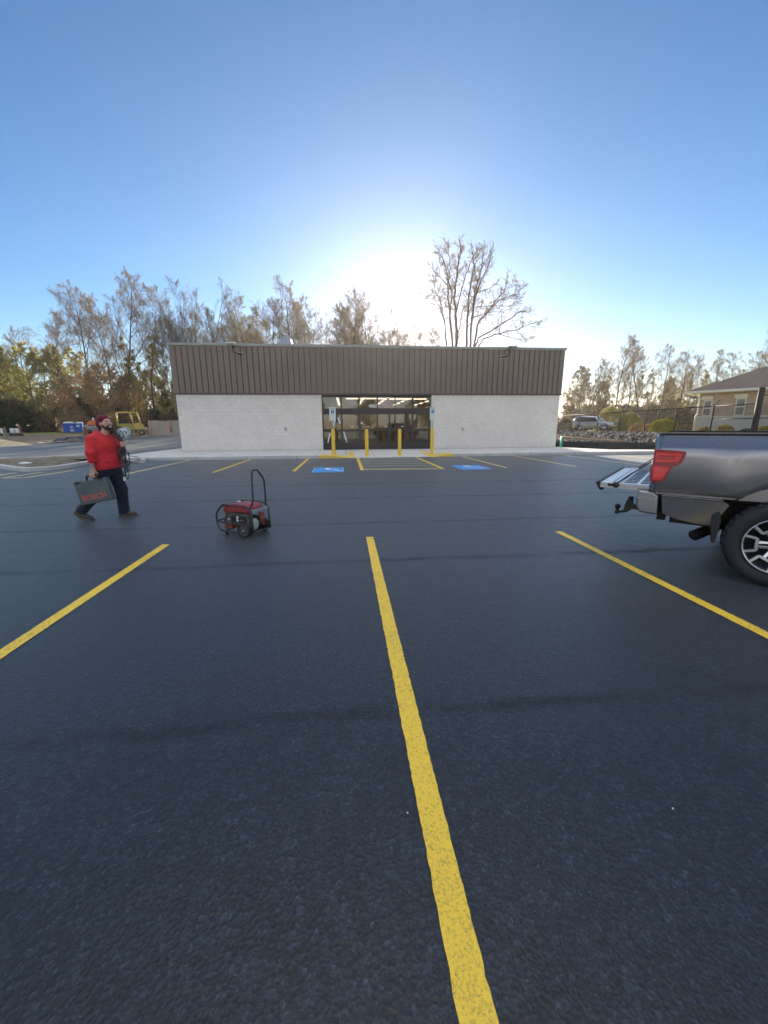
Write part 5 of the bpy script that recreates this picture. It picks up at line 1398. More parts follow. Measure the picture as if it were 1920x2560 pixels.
# bundle of cords over his far shoulder, held at the chest
cords = thing('cord_bundle', 'tangle of black cords hanging from the hand of the man in red', 'cords', O)
M['cord'] = mat('black_cord', (.018, .018, .022), .55)
rnd = random.Random(4)
top = Vector((.358, -.018, 1.265))
b = MB()
for k in range(9):                                   # over the shoulder down to the fist
    a_ = 2*PI*k/9; o_ = Vector((.014*math.cos(a_), .014*math.sin(a_), 0))
    b.tube([Vector((.05, .16, 1.40))+o_*1.6, Vector((.15, .11, 1.475))+o_*1.8, Vector((.235, .055, 1.445))+o_*1.8, Vector((.305, .005, 1.37))+o_*1.6, top+o_], .009, 6)
b.build('held_strand', M['cord'], cords)
b = MB()
for k, (x1, x2, zl, y1) in enumerate(((-.075, -.02, .88, -.03), (-.05, .02, .74, -.06), (-.015, .04, .80, -.05), (.0, .06, .70, -.07), (.02, .09, .92, -.04), (-.06, .035, .98, .0), (-.09, -.07, 1.02, -.02), (.03, .105, .83, -.08))):
    p0 = top+Vector((0, 0, -.01)); lo = Vector((top.x+(x1+x2)/2, top.y+y1, zl))
    P_ = [p0, p0+Vector((x1*.4, y1*.5, -.12)), Vector((top.x+x1, top.y+y1, zl+.22)), lo+Vector((-.014, 0, .02)), lo, lo+Vector((.016, 0, .02)), Vector((top.x+x2, top.y+y1*.8, zl+.20)), p0+Vector((x2*.45, y1*.3, -.10)), p0+Vector((.006, 0, 0))]
    Q = []
    for i in range(len(P_)-1):
        for s_ in range(5):
            t_ = s_/5; a0, a1, a2, a3 = P_[max(i-1, 0)], P_[i], P_[i+1], P_[min(i+2, len(P_)-1)]
            Q.append(.5*((2*a1)+(a2-a0)*t_+(2*a0-5*a1+4*a2-a3)*t_*t_+(3*a1-a0-3*a2+a3)*t_**3)+Vector((rnd.gauss(0, .003),)*3))
    b.tube(Q, .0055, 6)
b.build('hanging_loop', M['cord'], cords)
b = MB(); pend = Vector((top.x+.0, top.y-.10, .70))
b.tube([top, top+Vector((.02, -.06, -.2)), Vector((top.x+.03, top.y-.09, .85)), pend+Vector((.0, 0, .03))], .006, 6); b.build('plug_lead', M['cord'], cords)
MB().cyl(pend+Vector((0, 0, -.035)), pend+Vector((0, 0, .03)), .021, .016, 12).build('plug', M['white_plastic'], cords, bevel=.004)
ring = MB(); c_ = Vector((.335, .03, 1.425))
ring.tube([c_+Vector((.043*math.cos(a_)*.9, .043*math.cos(a_)*-.3, .052*math.sin(a_))) for a_ in [2*PI*k/20 for k in range(20)]], .006, 6, closed=True); ring.build('cord_ring', M['cord'], cords)
tube_ = thing('tubing_coil', 'pale clear coil of tubing at the far shoulder of the man in red', 'coil', O+Vector((.335, .10, 1.43)))
M['clear_tube'] = mat('milky_tube', (.62, .68, .72), .25, 0, .6, var=.2, vs=30)
b = MB()
for k in range(11):
    ax = Vector((rnd.gauss(0, .35), 1, rnd.gauss(0, .35))).normalized(); u_ = ax.orthogonal().normalized(); w_ = ax.cross(u_); rr_ = rnd.uniform(.035, .085); oo = Vector((rnd.gauss(0, .016), rnd.gauss(0, .03), rnd.gauss(0, .018)))
    b.tube([oo+(u_*math.cos(a_)+w_*math.sin(a_))*rr_*rnd.uniform(.9, 1.1) for a_ in [2*PI*i/18 for i in range(18)]], .006, 6, closed=True)
b.build('coil', M['clear_tube'], tube_)

# ---------------------------------------------------------------- portable generator
gen = thing('generator', 'red and black portable generator with raised steel handle on wheels', 'generator', (-1.515, 5.70, 0), R(-27))
M['frame_tube'] = mat('worn_frame_tube', (.06, .052, .052), .45, .3, .5, var=.3, vs=20)
M['tank_red'] = mat('faded_red_tank', (.27, .032, .037), .35, 0, .5, var=.12, vs=5); M['engine_rust'] = mat('rusty_engine', (.20, .065, .04), .7, .2, .3, var=.4, vs=14); M['panel_grey'] = mat('panel_grey', (.085, .085, .088), .5)
GL_, GW, GH = .68, .37, .455
r_ = .0135
for y, nm in ((-GW/2, 1), (GW/2, -1)):
    x0, x1 = -GL_/2, GL_/2
    fr_ = MB()
    fr_.tube([(x0+.12, y, .055), (x0+.05, y, .075), (x0+.005, y, .15), (x0, y, .28), (x0+.02, y, .33), (x0+.10, y, .42), (x0+.15, y, .448), (x1-.16, y, .448), (x1-.08, y, .43), (x1-.045, y, .37), (x1-.04, y, .30), (x1-.03, y, .07), (x1-.09, y, .05), (x0+.12, y, .055)], r_, 10)
    fr_.build('side_frame', M['frame_tube'], gen)
cb_ = MB()
for x, z in ((-GL_/2+.10, .42), (-GL_/2, .20), (GL_/2-.04, .07), (-GL_/2+.12, .056)): cb_.cyl((x, -GW/2, z), (x, GW/2, z), r_*.95, n=10)
cb_.build('cross_bar', M['frame_tube'], gen)
MB().bb(GL_/2-.056, GL_/2-.045, -GW/2, GW/2, .345, .395).build('rear_plate', M['alu'], gen, bevel=.003)
MB().prism([(-.25, .33), (-.275, .35), (-.262, .385), (-.19, .435), (-.05, .458), (.16, .455), (.23, .42), (.245, .36), (.225, .33)], 'y', -GW/2+.06, GW/2-.035).build('fuel_tank', M['tank_red'], gen, bevel=.03, seg=3)
MB().bb(-.25, .25, -GW/2+.055, GW/2-.03, .343, .352).build('tank_seam', M['tank_red'], gen)
MB().lathe([(.0, .478), (.03, .478), (.034, .470), (.034, .455), (.0, .454)], (-.07, 0, 0), 'z', 20, cap=False).build('fuel_cap', M['steel'], gen)
pn = MB().prism([(-.19, .178), (-.10, .325), (.255, .325), (.255, .178)], 'y', -GW/2-.012, -GW/2+.05).build('control_panel', M['panel_grey'], gen, bevel=.012)
MB().bb(-.06, .215, -GW/2-.016, -GW/2-.0125, .205, .305).build('panel_face', M['black_metal'], pn)
for z in (.282, .240):
    o_ = MB().lathe([(.0, -.008), (.018, -.008), (.020, 0)], (.06, -GW/2-.0165, z), 'y', 16, cap=False).build('outlet', M['white_plastic'], pn)
    MB().bb(.052, .056, -GW/2-.026, -GW/2-.0247, z-.006, z+.006).bb(.064, .068, -GW/2-.026, -GW/2-.0247, z-.006, z+.006).build('socket_slot', M['black_metal'], o_)
MB().bb(-.125, -.075, -GW/2-.0155, -GW/2-.0125, .243, .254).build('panel_plate', M['white_plastic'], pn)
for x in (.115, .155): MB().cyl((x, -GW/2-.022, .245), (x, -GW/2-.016, .245), .009, n=10).build('breaker', M['steel'], pn)
pt_ = MB(); pt_.tube([(-GL_/2, -GW/2, .19), (-.20, -GW/2-.004, .19), (-.17, -GW/2-.006, .22), (-.11, -GW/2-.006, .318), (-.08, -GW/2-.004, .332), (.26, -GW/2-.004, .332), (.275, -GW/2, .31), (.28, -GW/2, .06)], .012, 10)
pt_.build('panel_guard', M['frame_tube'], gen)
en = MB()
en.cyl((-.25, -.03, .195), (.0, -.03, .195), .105, n=20); en.cyl((-.27, -.03, .195), (-.25, -.03, .195), .075, n=20); en.bb(-.16, .02, -.10, .12, .09, .15); en.bb(-.12, .0, .03, .16, .15, .31)
for k in range(6): en.bb(-.13, .01, .035+.02*k, .042+.02*k, .16, .325)
en.bb(-.23, -.10, -.15, -.05, .09, .17); en.bb(-.24, -.02, -.12, .12, .29, .34); en.build('engine', M['engine_rust'], gen)
al = MB(); al.cyl((.02, 0, .18), (.24, 0, .18), .11, n=24); al.bb(-.02, .26, -.10, .10, .06, .09); al.build('alternator', M['under'], gen)
MB().lathe([(.0, .265), (.05, .265), (.085, .258), (.09, .24)], (0, -.08, .17), 'x', 22, cap=False).build('fan_cover', mat('pale_cover', (.42, .47, .45), .5), gen)
MB().cyl((.255, .08, .13), (.255, .08, .30), .045, n=14).ell((.255, .08, .30), (.045, .045, .03)).build('muffler', M['engine_rust'], gen)
for y, s_ in ((-GW/2-.045, 1), (GW/2+.045, -1)):
    w_ = MB().lathe([(.072, s_*.006), (.086, s_*-.012), (.100, s_*-.004), (.104, s_*.012), (.104, s_*.036), (.096, s_*.05), (.06, s_*.05), (.06, s_*.02)], (.17, y, .104), 'y', 32, cap=False, closed=True).build('wheel', M['rubber'], gen)
    h_ = MB().lathe([(.0, s_*-.004), (.018, s_*-.006), (.022, s_*.004), (.050, s_*.010), (.068, s_*-.001), (.074, s_*.006)], (.17, y, .104), 'y', 28, cap=False).build('wheel_hub', M['panel_grey'], w_)
    MB().cyl((.17, y-s_*.010, .104), (.17, y-s_*.004, .104), .009, n=10).build('axle_nut', M['white_plastic'], h_)
    sl_ = MB()
    for k in range(5):
        a_ = 2*PI*k/5+.6; sl_.lathe([(0, s_*.0035), (.011, s_*.0035), (.011, s_*.009)], (.17+.042*math.cos(a_), y, .104+.042*math.sin(a_)), 'y', 10, cap=False)
    sl_.build('hub_hole', M['black_metal'], h_)
MB().cyl((.17, -GW/2-.03, .104), (.17, GW/2+.03, .104), .01, n=8).build('axle', M['frame_tube'], gen)
for y in (-GW/2+.02, GW/2-.02): MB().cyl((-.19, y, 0), (-.19, y, .05), .022, .026, n=12).build('foot', M['rubber'], gen)
hd = MB(); hx = GL_/2-.015
hd.tube([(hx-.06, -GW/2+.012, .425), (hx-.02, -GW/2+.016, .475), (hx, -GW/2+.022, .55), (hx, -GW/2+.035, .86), (hx, -GW/2+.045, .925), (hx, -GW/2+.065, .952), (hx, -GW/2+.14, .952), (hx, -GW/2+.16, .944), (hx, .085, .82), (hx, .10, .775), (hx, .105, .48), (hx-.03, .125, .425)], .0135, 10)
hd.build('lift_handle', M['frame_tube'], gen)
# ---------------------------------------------------------------- right background: bank, fence, house, car, shrubs
def col_xy(px, depth):
    d = ray(px, 1070); p = CAM+d*(depth/cF.dot(d)); return Vector((p.x, p.y))
def on_fence(px):                      # where the sight column meets the fence line
    d = ray(px, 1075).to_2d(); a = FB.to_2d(); e = _fd
    t = (a.x*e.y-a.y*e.x)/(d.x*e.y-d.y*e.x); q = d*t; return Vector((q.x, q.y, gz(q.x, q.y)))
class Plane:                           # upright wall plane: u along it, z up
    def __init__(s, p0, p1): s.o = Vector((p0.x, p0.y, 0)); s.u = Vector((p1.x-p0.x, p1.y-p0.y, 0)).normalized(); s.n = Vector((-s.u.y, s.u.x, 0))
    def hit(s, px, py):
        d = ray(px, py); t = (s.o-CAM).dot(s.n)/d.dot(s.n); q = CAM+d*t; return (q-s.o).dot(s.u), q.z
    def rz(s): return math.atan2(s.u.y, s.u.x)

def link_mat():
    t = NT('chain_link'); sep = t.n('ShaderNodeSeparateXYZ'); t.l(t.obj(), sep.inputs[0])
    a = t.math('ADD', sep.outputs['X'], sep.outputs['Z']); b = t.math('SUBTRACT', sep.outputs['X'], sep.outputs['Z'])
    def wire(v): return t.math('LESS_THAN', t.math('ABSOLUTE', t.math('SUBTRACT', t.math('FRACT', t.math('DIVIDE', v, .075)), .5)), .07)
    k = t.math('MAXIMUM', wire(a), wire(b))
    tr = t.n('ShaderNodeBsdfTransparent'); p = t.princ((.02, .018, .017), .6)
    mx = t.n('ShaderNodeMixShader'); t.l(k, mx.inputs[0]); t.l(tr.outputs[0], mx.inputs[1]); t.l(p.outputs[0], mx.inputs[2]); return t.done(mx)
M['link'] = link_mat(); M['fence_post'] = mat('dark_fence_post', (.016, .012, .011), .75)
pxs = [1340, 1366, 1406, 1446, 1492, 1546, 1610, 1685, 1775]
PP = [on_fence(px) for px in pxs]; G0 = on_fence(1885)
f0 = PP[-1]; ang = math.atan2(PP[0].y-f0.y, PP[0].x-f0.x)
fence = thing('chain_link_fence', 'dark chain link fence along the top of the stone bank', 'fence', (f0.x, f0.y, f0.z), ang)
def fl(p): return (Vector((p.x, p.y))-Vector((f0.x, f0.y))).length
FH = 1.72
for i, p in enumerate(PP):
    x = fl(p)
    MB().cyl((x, 0, -.3), (x, 0, FH), .042 if i < 8 else .05, n=10).build('post', M['fence_post'], fence)
MB().tube([(0, 0, FH-.03), (fl(PP[0]), 0, FH-.03)], .026, 8).build('top_rail', M['fence_post'], fence)
MB().tube([(0, .0, .08), (fl(PP[0]), 0, .08)], .012, 6).build('bottom_wire', M['fence_post'], fence)
L_ = fl(PP[0]); MB().add([(0, .03, .05), (L_, .03, .05), (L_, .03, FH-.03), (0, .03, FH-.03)], [(0, 1, 2, 3)]).build('link_mesh', M['link'], fence, fix=False)
MB().tube([(0, 0, FH), (0.0, -.28, FH+.33)], .02, 6).build('post_arm', M['fence_post'], fence)
gate = thing('fence_gate', 'tall dark gate post with fence panels at the right picture edge', 'gate', (G0.x, G0.y, G0.z), ang+PI)
gL = (Vector((G0.x, G0.y))-Vector((f0.x, f0.y))).length
MB().cyl((0, 0, -.3), (0, 0, 2.42), .13, n=16).lathe([(.135, 2.42), (.10, 2.47), (0, 2.49)], n=16, cap=False).build('gate_post', M['fence_post'], gate)
for a, b, nm in ((-gL+.06, -.14, 'link_panel'), (.14, 3.2, 'link_panel')):
    o_ = MB().add([(a, .03, .05), (b, .03, .05), (b, .03, FH-.03), (a, .03, FH-.03)], [(0, 1, 2, 3)]).build(nm, M['link'], gate, fix=False)
    for z in (FH-.03 if a < 0 else FH+.35, .95, .08): MB().tube([(a, 0, z), (b, 0, z)], .024 if z > .5 else .012, 8).build('rail', M['fence_post'], gate)
MB().cyl((3.2, 0, -.2), (3.2, 0, FH+.4), .05, n=10).build('post', M['fence_post'], gate)
# rear fence behind the car
ra, rb_ = col_xy(1385, 66), col_xy(1640, 52)
rp = Plane(ra, rb_); rear = thing('wire_fence', 'far post and wire fence behind the silver car', 'fence', (ra.x, ra.y, .85), rp.rz())
RL = (rb_-ra).length
for k in range(9): MB().cyl((RL*k/8, 0, -.1), (RL*k/8, 0, 2.1), .05, n=8).build('post', M['fence_post'], rear)
for z in (2.05, 1.6, 1.0): MB().tube([(0, 0, z), (RL, 0, z)], .022, 6).build('rail', M['fence_post'], rear)
for z in (2.3, 2.5, 2.7): MB().tube([(0, .15, z), (RL*.55, .15, z)], .018, 6).build('wire', M['fence_post'], rear)

# stone bank, held back by the silt fence
S1, S2 = atd(1392, 1118, 26.0), atd(1560, 1122, 23.8)
sp = [Vector((13.7, 25.9)), S1.to_2d(), S1.to_2d().lerp(S2.to_2d(), .35)+Vector((.1, .1)), S1.to_2d().lerp(S2.to_2d(), .7)+Vector((-.1, 0)), S2.to_2d(), atd(1606, 1124, 23.0).to_2d(), Vector((19.9, 19.5)), Vector((20.2, 16.0))]
def silt_x(y):
    P_ = sorted(((p.y, p.x) for p in sp))
    if y >= P_[-1][0]: return 14.3
    if y <= P_[0][0]: return P_[0][1]
    for (y0, x0), (y1, x1) in zip(P_, P_[1:]):
        if y <= y1: return x0+(x1-x0)*(y-y0)/max(1e-6, y1-y0)
def stone_mat():
    t = NT('bank_stone'); n = t.noise(1.9, 2, .5); n2 = t.noise(14, 4, .7)
    c = t.ramp(n, [(.3, (.045, .045, .048)), (.52, (.12, .115, .11)), (.75, (.30, .285, .27))]); c = t.mix(c, t.ramp(n2, [(.3, .7), (.7, 1.2)]), .8, 'MULTIPLY')
    return t.done(t.princ(c, .8, 0, .3, t.bump(n2, .5, .02)))
rnd = random.Random(21); rk = MB()
ico = bmesh.new(); bmesh.ops.create_icosphere(ico, subdivisions=1, radius=1); iv = [v.co.copy() for v in ico.verts]; ifc = [tuple(v.index for v in f.verts) for f in ico.faces]; ico.free()
e_ = _fd
n_r = 0
while n_r < 4200:
    along = rnd.uniform(-8, 24); d = -4.2*rnd.random()-.1
    q = FB.to_2d()+e_*along+_fn*d
    if q.x < silt_x(q.y)+.3 or q.x < 14.3: continue
    s_ = rnd.uniform(.07, .19); sq = Vector((rnd.uniform(.7, 1.3), rnd.uniform(.7, 1.3), rnd.uniform(.5, .9)))*s_
    rt = Euler((rnd.uniform(0, 6), rnd.uniform(0, 6), rnd.uniform(0, 6))).to_matrix(); c0 = Vector((q.x, q.y, gz(q.x, q.y)-.02+s_*.3))
    rk.add([c0+rt@Vector((v.x*sq.x, v.y*sq.y, v.z*sq.z))*(1+.28*noise.noise(v*1.7+c0*3)) for v in iv], ifc); n_r += 1
tag(rk.build('riprap', stone_mat(), fix=False), 'broken grey stones covering the bank below the fence', 'stones', kind='stuff')
# path behind the fence
pm = MB(); a_ = [FB.to_2d()+e_*s_+_fn*.55 for s_ in range(-8, 40, 2)]; b_ = [FB.to_2d()+e_*s_+_fn*2.3 for s_ in range(-8, 40, 2)]
pm.add([(p.x, p.y, gz(p.x, p.y)+.02) for p in a_]+[(p.x, p.y, gz(p.x, p.y)+.02) for p in b_], [(i, i+1, len(a_)+i+1, len(a_)+i) for i in range(len(a_)-1)])
tag(pm.build('path', M['concrete'], fix=False), 'sunlit concrete path behind the fence', kind='structure')
# silt fence and its plank
sf = thing('silt_fence', 'sagging black silt fence below the stone bank', 'fence', (S1.x, S1.y, 0))
Q = []
for a, b in zip(sp, sp[1:]):
    for k in range(8): Q.append(a.lerp(b, k/8))
Q.append(sp[-1]); vs = []
for i, p in enumerate(Q):
    top = .56+.07*noise.noise(Vector((i*.35, 0, 0)))
    for k in range(5):
        o_ = .07*noise.noise(Vector((i*.5, k*.9, 3))); vs.append((p.x-S1.x+o_, p.y-S1.y+o_, -.05+top*k/4))
fm = MB().add(vs, [(i*5+k, i*5+5+k, i*5+6+k, i*5+1+k) for i in range(len(Q)-1) for k in range(4)], 0, True)
fab = fm.build('fabric', mat('black_silt_fabric', (.020, .019, .020), .5, 0, .5, var=.3, vs=2), sf, fix=False)
so_ = fab.modifiers.new('thick', 'SOLIDIFY'); so_.thickness = .012
for p in sp[1:-1]: MB().bb(p.x-S1.x-.02, p.x-S1.x+.02, p.y-S1.y+.05, p.y-S1.y+.09, -.2, .72).build('stake', mat('raw_timber', (.40, .30, .19), .8), sf)
pk0, pk1 = atd(1386, 1090.5, 27.2), atd(1556, 1102, 24.6)
plank = thing('timber_rail', 'long pale timber lying above the black silt fence', 'timber', pk0)
d_ = pk1-pk0; MB().tube([(0, 0, 0), d_*.5+Vector((0, 0, -.02)), d_], .055, 6).build('timber', mat('raw_timber', (.40, .30, .19), .8), plank)
for k_ in (.12, .5, .88):
    q = d_*k_; MB().bb(q.x-.04, q.x+.04, q.y-.04, q.y+.04, -pk0.z-.1, q.z).build('support', mat('raw_timber', (.40, .30, .19), .8), plank)
g_ = Vector((13.66, 23.75, .15))
pp_ = thing('green_pipe', 'green pipe standing upright at the right corner of the store', 'pipe', (g_.x, g_.y, .15)); pp_.rotation_euler = (0, R(3), 0)
MB().lathe([(.075, -.05), (.075, .70), (.06, .702), (.06, .4)], n=16, cap=False).build('pipe', mat('green_pipe_plastic', (.05, .36, .22), .4), pp_)
for px, py, lab in ((1411, 1113, 'small yellow marker flag nearer the green pipe'), (1464, 1118, 'small yellow marker flag before the black silt fence')):
    q = atz(px, py, 0); o_ = thing('marker_flag', lab, 'flag', q, group='yellow marker flags')
    MB().cyl((0, 0, -.05), (0, 0, .42), .006, n=6).build('wire_stem', M['steel'], o_)
    MB().add([(0, 0, .42), (.16, .02, .36), (.13, .0, .22), (-.06, -.02, .20)], [(0, 1, 2, 3)]).build('flag_sheet', mat('flag_yellow', (.85, .55, .02), .5), o_)
q = atz(1443, 1117, 0); o_ = thing('white_hoop', 'white plastic pipe hoop on the dirt before the black silt fence', 'pipe', q)
MB().tube([(.2*math.cos(a_), 0, .3*math.sin(a_)) for a_ in [PI*k/12 for k in range(13)]], .025, 8).build('hoop', M['white_plastic'], o_)
def tuft(px, py, s_, label):
    q = atz(px, py, 0.0); r_ = random.Random(px); t_ = thing('weed', label, 'weed', q, group='green weeds by the silt fence'); b = MB()
    for k in range(140):
        a_ = r_.uniform(0, 6.28); rr_ = s_*math.sqrt(r_.random()); h_ = s_*r_.uniform(.2, .9)*(1.1-rr_/s_); c0 = Vector((rr_*math.cos(a_), rr_*math.sin(a_), 0)); tp_ = c0*1.3+Vector((0, 0, h_)); sd = Vector((-math.sin(a_), math.cos(a_), 0))*.03
        b.add([c0-sd*.3, c0.lerp(tp_, .6)-sd, tp_, c0.lerp(tp_, .6)+sd], [(0, 1, 2, 3)])
    b.build('leaves', M['leaf_bright'], t_, fix=False)
tuft(1520, 1121, .38, 'left green weed tuft at the foot of the black silt fence'); tuft(1564, 1122, .42, 'right green weed tuft nearest the pickup tailgate')

# brick house
W0, W1 = col_xy(1737, 34), col_xy(1925, 30.5); HP = Plane(W0, W1)
hz = .87
house = thing('brick_house', 'tan brick house with hipped brown roof at the right edge', 'house', (W0.x, W0.y, hz), HP.rz())
def hl(px, py): u, z = HP.hit(px, py); return u, z-hz
def brick_mat():
    t = NT('tan_brick'); mp = t.n('ShaderNodeMapping'); mp.inputs['Rotation'].default_value = (R(90), 0, 0); t.l(t.obj(), mp.inputs[0])
    br = t.n('ShaderNodeTexBrick'); br.offset = .5
    for k, v in (('Scale', 1), ('Mortar Size', .012), ('Brick Width', .24), ('Row Height', .08), ('Bias', 0)): br.inputs[k].default_value = v
    br.inputs['Color1'].default_value = (.42, .26, .17, 1); br.inputs['Color2'].default_value = (.55, .37, .25, 1); br.inputs['Mortar'].default_value = (.50, .46, .42, 1)
    t.l(mp.outputs[0], br.inputs['Vector']); c = t.mix(br.outputs['Color'], t.ramp(t.noise(2.5, 4, .7), [(.3, .8), (.7, 1.12)]), .9, 'MULTIPLY'); return t.done(t.princ(c, .85, 0, .2))
M['brick'] = brick_mat(); M['stone_base'] = mat('pale_stone_base', (.50, .50, .48), .85, bump=.3, bs=20); M['house_trim'] = mat('cream_trim', (.72, .68, .58), .5)
def shingle_mat():
    t = NT('brown_shingle'); n = t.noise(9, 4, .7, stretch=(1, 1, 4)); n2 = t.noise(1.2, 3, .6); c = t.ramp(n, [(.3, (.13, .10, .085)), (.7, (.25, .20, .165))]); c = t.mix(c, t.ramp(n2, [(.3, .85), (.7, 1.1)]), .8, 'MULTIPLY'); return t.done(t.princ(c, .9, 0, .15, t.bump(n, .3, .02)))
ez = hl(1737, 983)[1]; cz = hl(1760, 1041)[1]
HLn, HDp = 19.0, 12.0
MB().bb(0, HLn, 0, HDp, cz, ez).build('wall', M['brick'], house)
MB().bb(-.04, HLn+.04, -.04, HDp, -.3, cz-.08).build('stone_base', M['stone_base'], house)
MB().bb(-.08, HLn+.08, -.08, HDp, cz-.08, cz).build('base_cap', M['house_trim'], house)
ov = .85; e0 = ez-.02; sl_ = .46
rf = MB(); a0, a1, b0_, b1_ = -ov, HLn+ov, -ov, HDp+ov; hy = (b1_-b0_)/2; rz_ = e0+.12+hy*sl_
rf.add([(a0, b0_, e0+.12), (a1, b0_, e0+.12), (a1, b1_, e0+.12), (a0, b1_, e0+.12), (a0+hy, b0_+hy, rz_), (a1-hy, b0_+hy, rz_)], [(0, 1, 5, 4), (1, 2, 5), (2, 3, 4, 5), (3, 0, 4), (0, 3, 2, 1)])
roof_ = rf.build('roof', shingle_mat(), house)
MB().bb(a0-.05, a1+.05, b0_-.10, b0_-.005, e0-.05, e0+.13).bb(a0-.10, a0-.005, b0_-.1, b1_, e0-.05, e0+.13).build('gutter', M['house_trim'], house, bevel=.02)
MB().bb(a0, a1, b0_, b1_, e0-.03, e0+.02).build('soffit', M['house_trim'], house)
dz = MB(); dz.tube([(-.35, -.55, e0-.05), (.04, -.08, e0-.45), (.04, -.07, cz+.25), (-.06, -.14, cz-.05), (-.06, -.14, -.1)], .06, 8); dz.build('downspout', M['house_trim'], house)
for (x0, x1, yt, yb, lx0, lx1, ly0, ly1) in ((1757.5, 1779, 1001, 1040, 1754, 1781.5, 991, 999.5), (1838, 1863, 996, 1038.5, 1836, 1868.5, 985, 995)):
    ym = (yt+yb)/2; ua, ub_ = hl(x0, ym)[0], hl(x1, ym)[0]; za, zb = hl((x0+x1)/2, yb)[1], hl((x0+x1)/2, yt)[1]; za = max(za, cz+.02)
    fr_ = MB(); wv = .07
    fr_.bb(ua, ua+wv, -.05, -.002, za, zb); fr_.bb(ub_-wv, ub_, -.05, -.002, za, zb); fr_.bb(ua+wv, ub_-wv, -.05, -.002, zb-wv, zb); fr_.bb(ua+wv, ub_-wv, -.05, -.002, za, za+wv); zm = (za+zb)/2; fr_.bb(ua+wv, ub_-wv, -.055, -.002, zm-.04, zm+.04)
    wf = fr_.build('window', M['house_trim'], house)
    MB().bb(ua+wv, ub_-wv, -.03, -.012, za+wv, zm-.04).bb(ua+wv, ub_-wv, -.03, -.012, zm+.04, zb-wv).build('pane', mat('house_pane', (.06, .075, .09), .08, 0, .6), wf)
    ua, ub_ = hl(lx0, ly1)[0], hl(lx1, ly1)[0]; za, zb = hl((lx0+lx1)/2, ly1)[1], hl((lx0+lx1)/2, ly0)[1]
    MB().bb(ua, ub_, -.06, -.002, max(za, zb-.45), zb).build('lintel', M['house_trim'], house)
cl = MB(); cl.tube([(-.1, -.1, e0-.38), (-.35, -.5, e0-.32), (-.62, -.7, e0-.34)], .05, 8)
cm = cl.build('camera_arm', M['black_metal'], house)
MB().ell((-.68, -.74, e0-.50), (.16, .16, .17)).build('camera_globe', M['white_plastic'], cm)
# shrubs
def bush(px, py, depth, w_, h_, m_, label, n=2600, leaf=.05, flat=.0, name='shrub', group=None, cat='shrub', boxy=0.0):
    xy = col_xy(px, depth); z0 = gz(xy.x, xy.y); t_ = thing(name, label, cat, (xy.x, xy.y, z0), group=group); r_ = random.Random(int(px)); b = MB(); vs = []; fs = []
    for k in range(n):
        a_ = r_.uniform(0, 6.28); cp = r_.uniform(-.2, 1); sn = math.sqrt(max(0, 1-cp*cp)); rad = .72+.28*r_.random()**.5
        p = Vector((sn*math.cos(a_), sn*math.sin(a_), cp))
        if boxy: mx = max(abs(p.x), abs(p.y), abs(p.z)); p = p.lerp(p/mx*.85, boxy)
        p = p*rad*(1+.10*noise.noise(p*3+Vector((px, 0, 0)))); p = Vector((p.x*w_/2, p.y*w_/2, max(.02, p.z*h_)))
        u_ = Vector((r_.gauss(0, 1), r_.gauss(0, 1), r_.gauss(0, 1))).normalized(); v_ = u_.orthogonal().normalized(); u_, v_ = u_*leaf, v_*leaf*.7; i = len(vs); vs += [p-u_, p-v_, p+u_, p+v_]; fs.append((i, i+1, i+2, i+3))
    b.add(vs, fs); b.build('foliage', m_, t_, fix=False)
    s_ = MB()
    for k in range(5):
        a_ = 2*PI*k/5; s_.tube([(0, 0, -.1), (.2*w_*math.cos(a_), .2*w_*math.sin(a_), h_*.45), (.33*w_*math.cos(a_), .33*w_*math.sin(a_), h_*.8)], [.03, .022, .01], 5)
    s_.build('stem', M['bark'], t_); return t_
bush(1658, 1073, 30.5, 1.75, 1.18, M['leaf_bright'], 'bright yellow green clipped shrub left of the brick house', 6500, .05, boxy=.55)
bush(1762, 1073, 29.5, .95, .52, M['leaf_gold'], 'small golden clipped shrub under the left house window', 2600, .04, group='golden shrubs before the house')
bush(1814, 1073, 28.0, 1.15, .66, M['leaf_gold'], 'golden dome shrub between the two house windows', 3400, .04, group='golden shrubs before the house')
bush(1912, 1075, 26.5, 1.1, .55, M['leaf_gold'], 'golden shrub right of the tall gate post', 3000, .04, group='golden shrubs before the house')
bush(1522, 1067, 50, 3.6, 3.0, M['leaf_yellow'], 'large loose yellow green bush right of the silver car', 6500, .09)
bush(1572, 1068, 48, 2.8, 2.3, M['leaf_green'], 'loose green bush between the large bush and the clipped shrub', 5000, .09)
bush(1597, 1071, 40, 1.7, .85, M['leaf_brown'], 'reddish brown low shrub left of the clipped yellow shrub', 2600, .06)
bush(1622, 1070, 38, 1.1, .75, M['leaf_brown'], 'dark brown shrub touching the clipped yellow shrub', 2000, .06)
bush(1415, 1072, 52, 3.0, 1.5, M['brush'], 'dry tan brush by the right corner of the store', 3500, .10)
bush(1455, 1068, 60, 3.4, 1.6, M['brush'], 'dry tan brush behind the silver car', 3500, .10)
bush(1698, 1040, 44, 3.2, 2.4, M['brush'], 'tall loose brown bush left of the house downspout', 5000, .10)
bush(1870, 1074, 29.2, 1.0, .35, M['leaf_dark'], 'low dark ground shrub left of the tall gate post', 1500, .05)
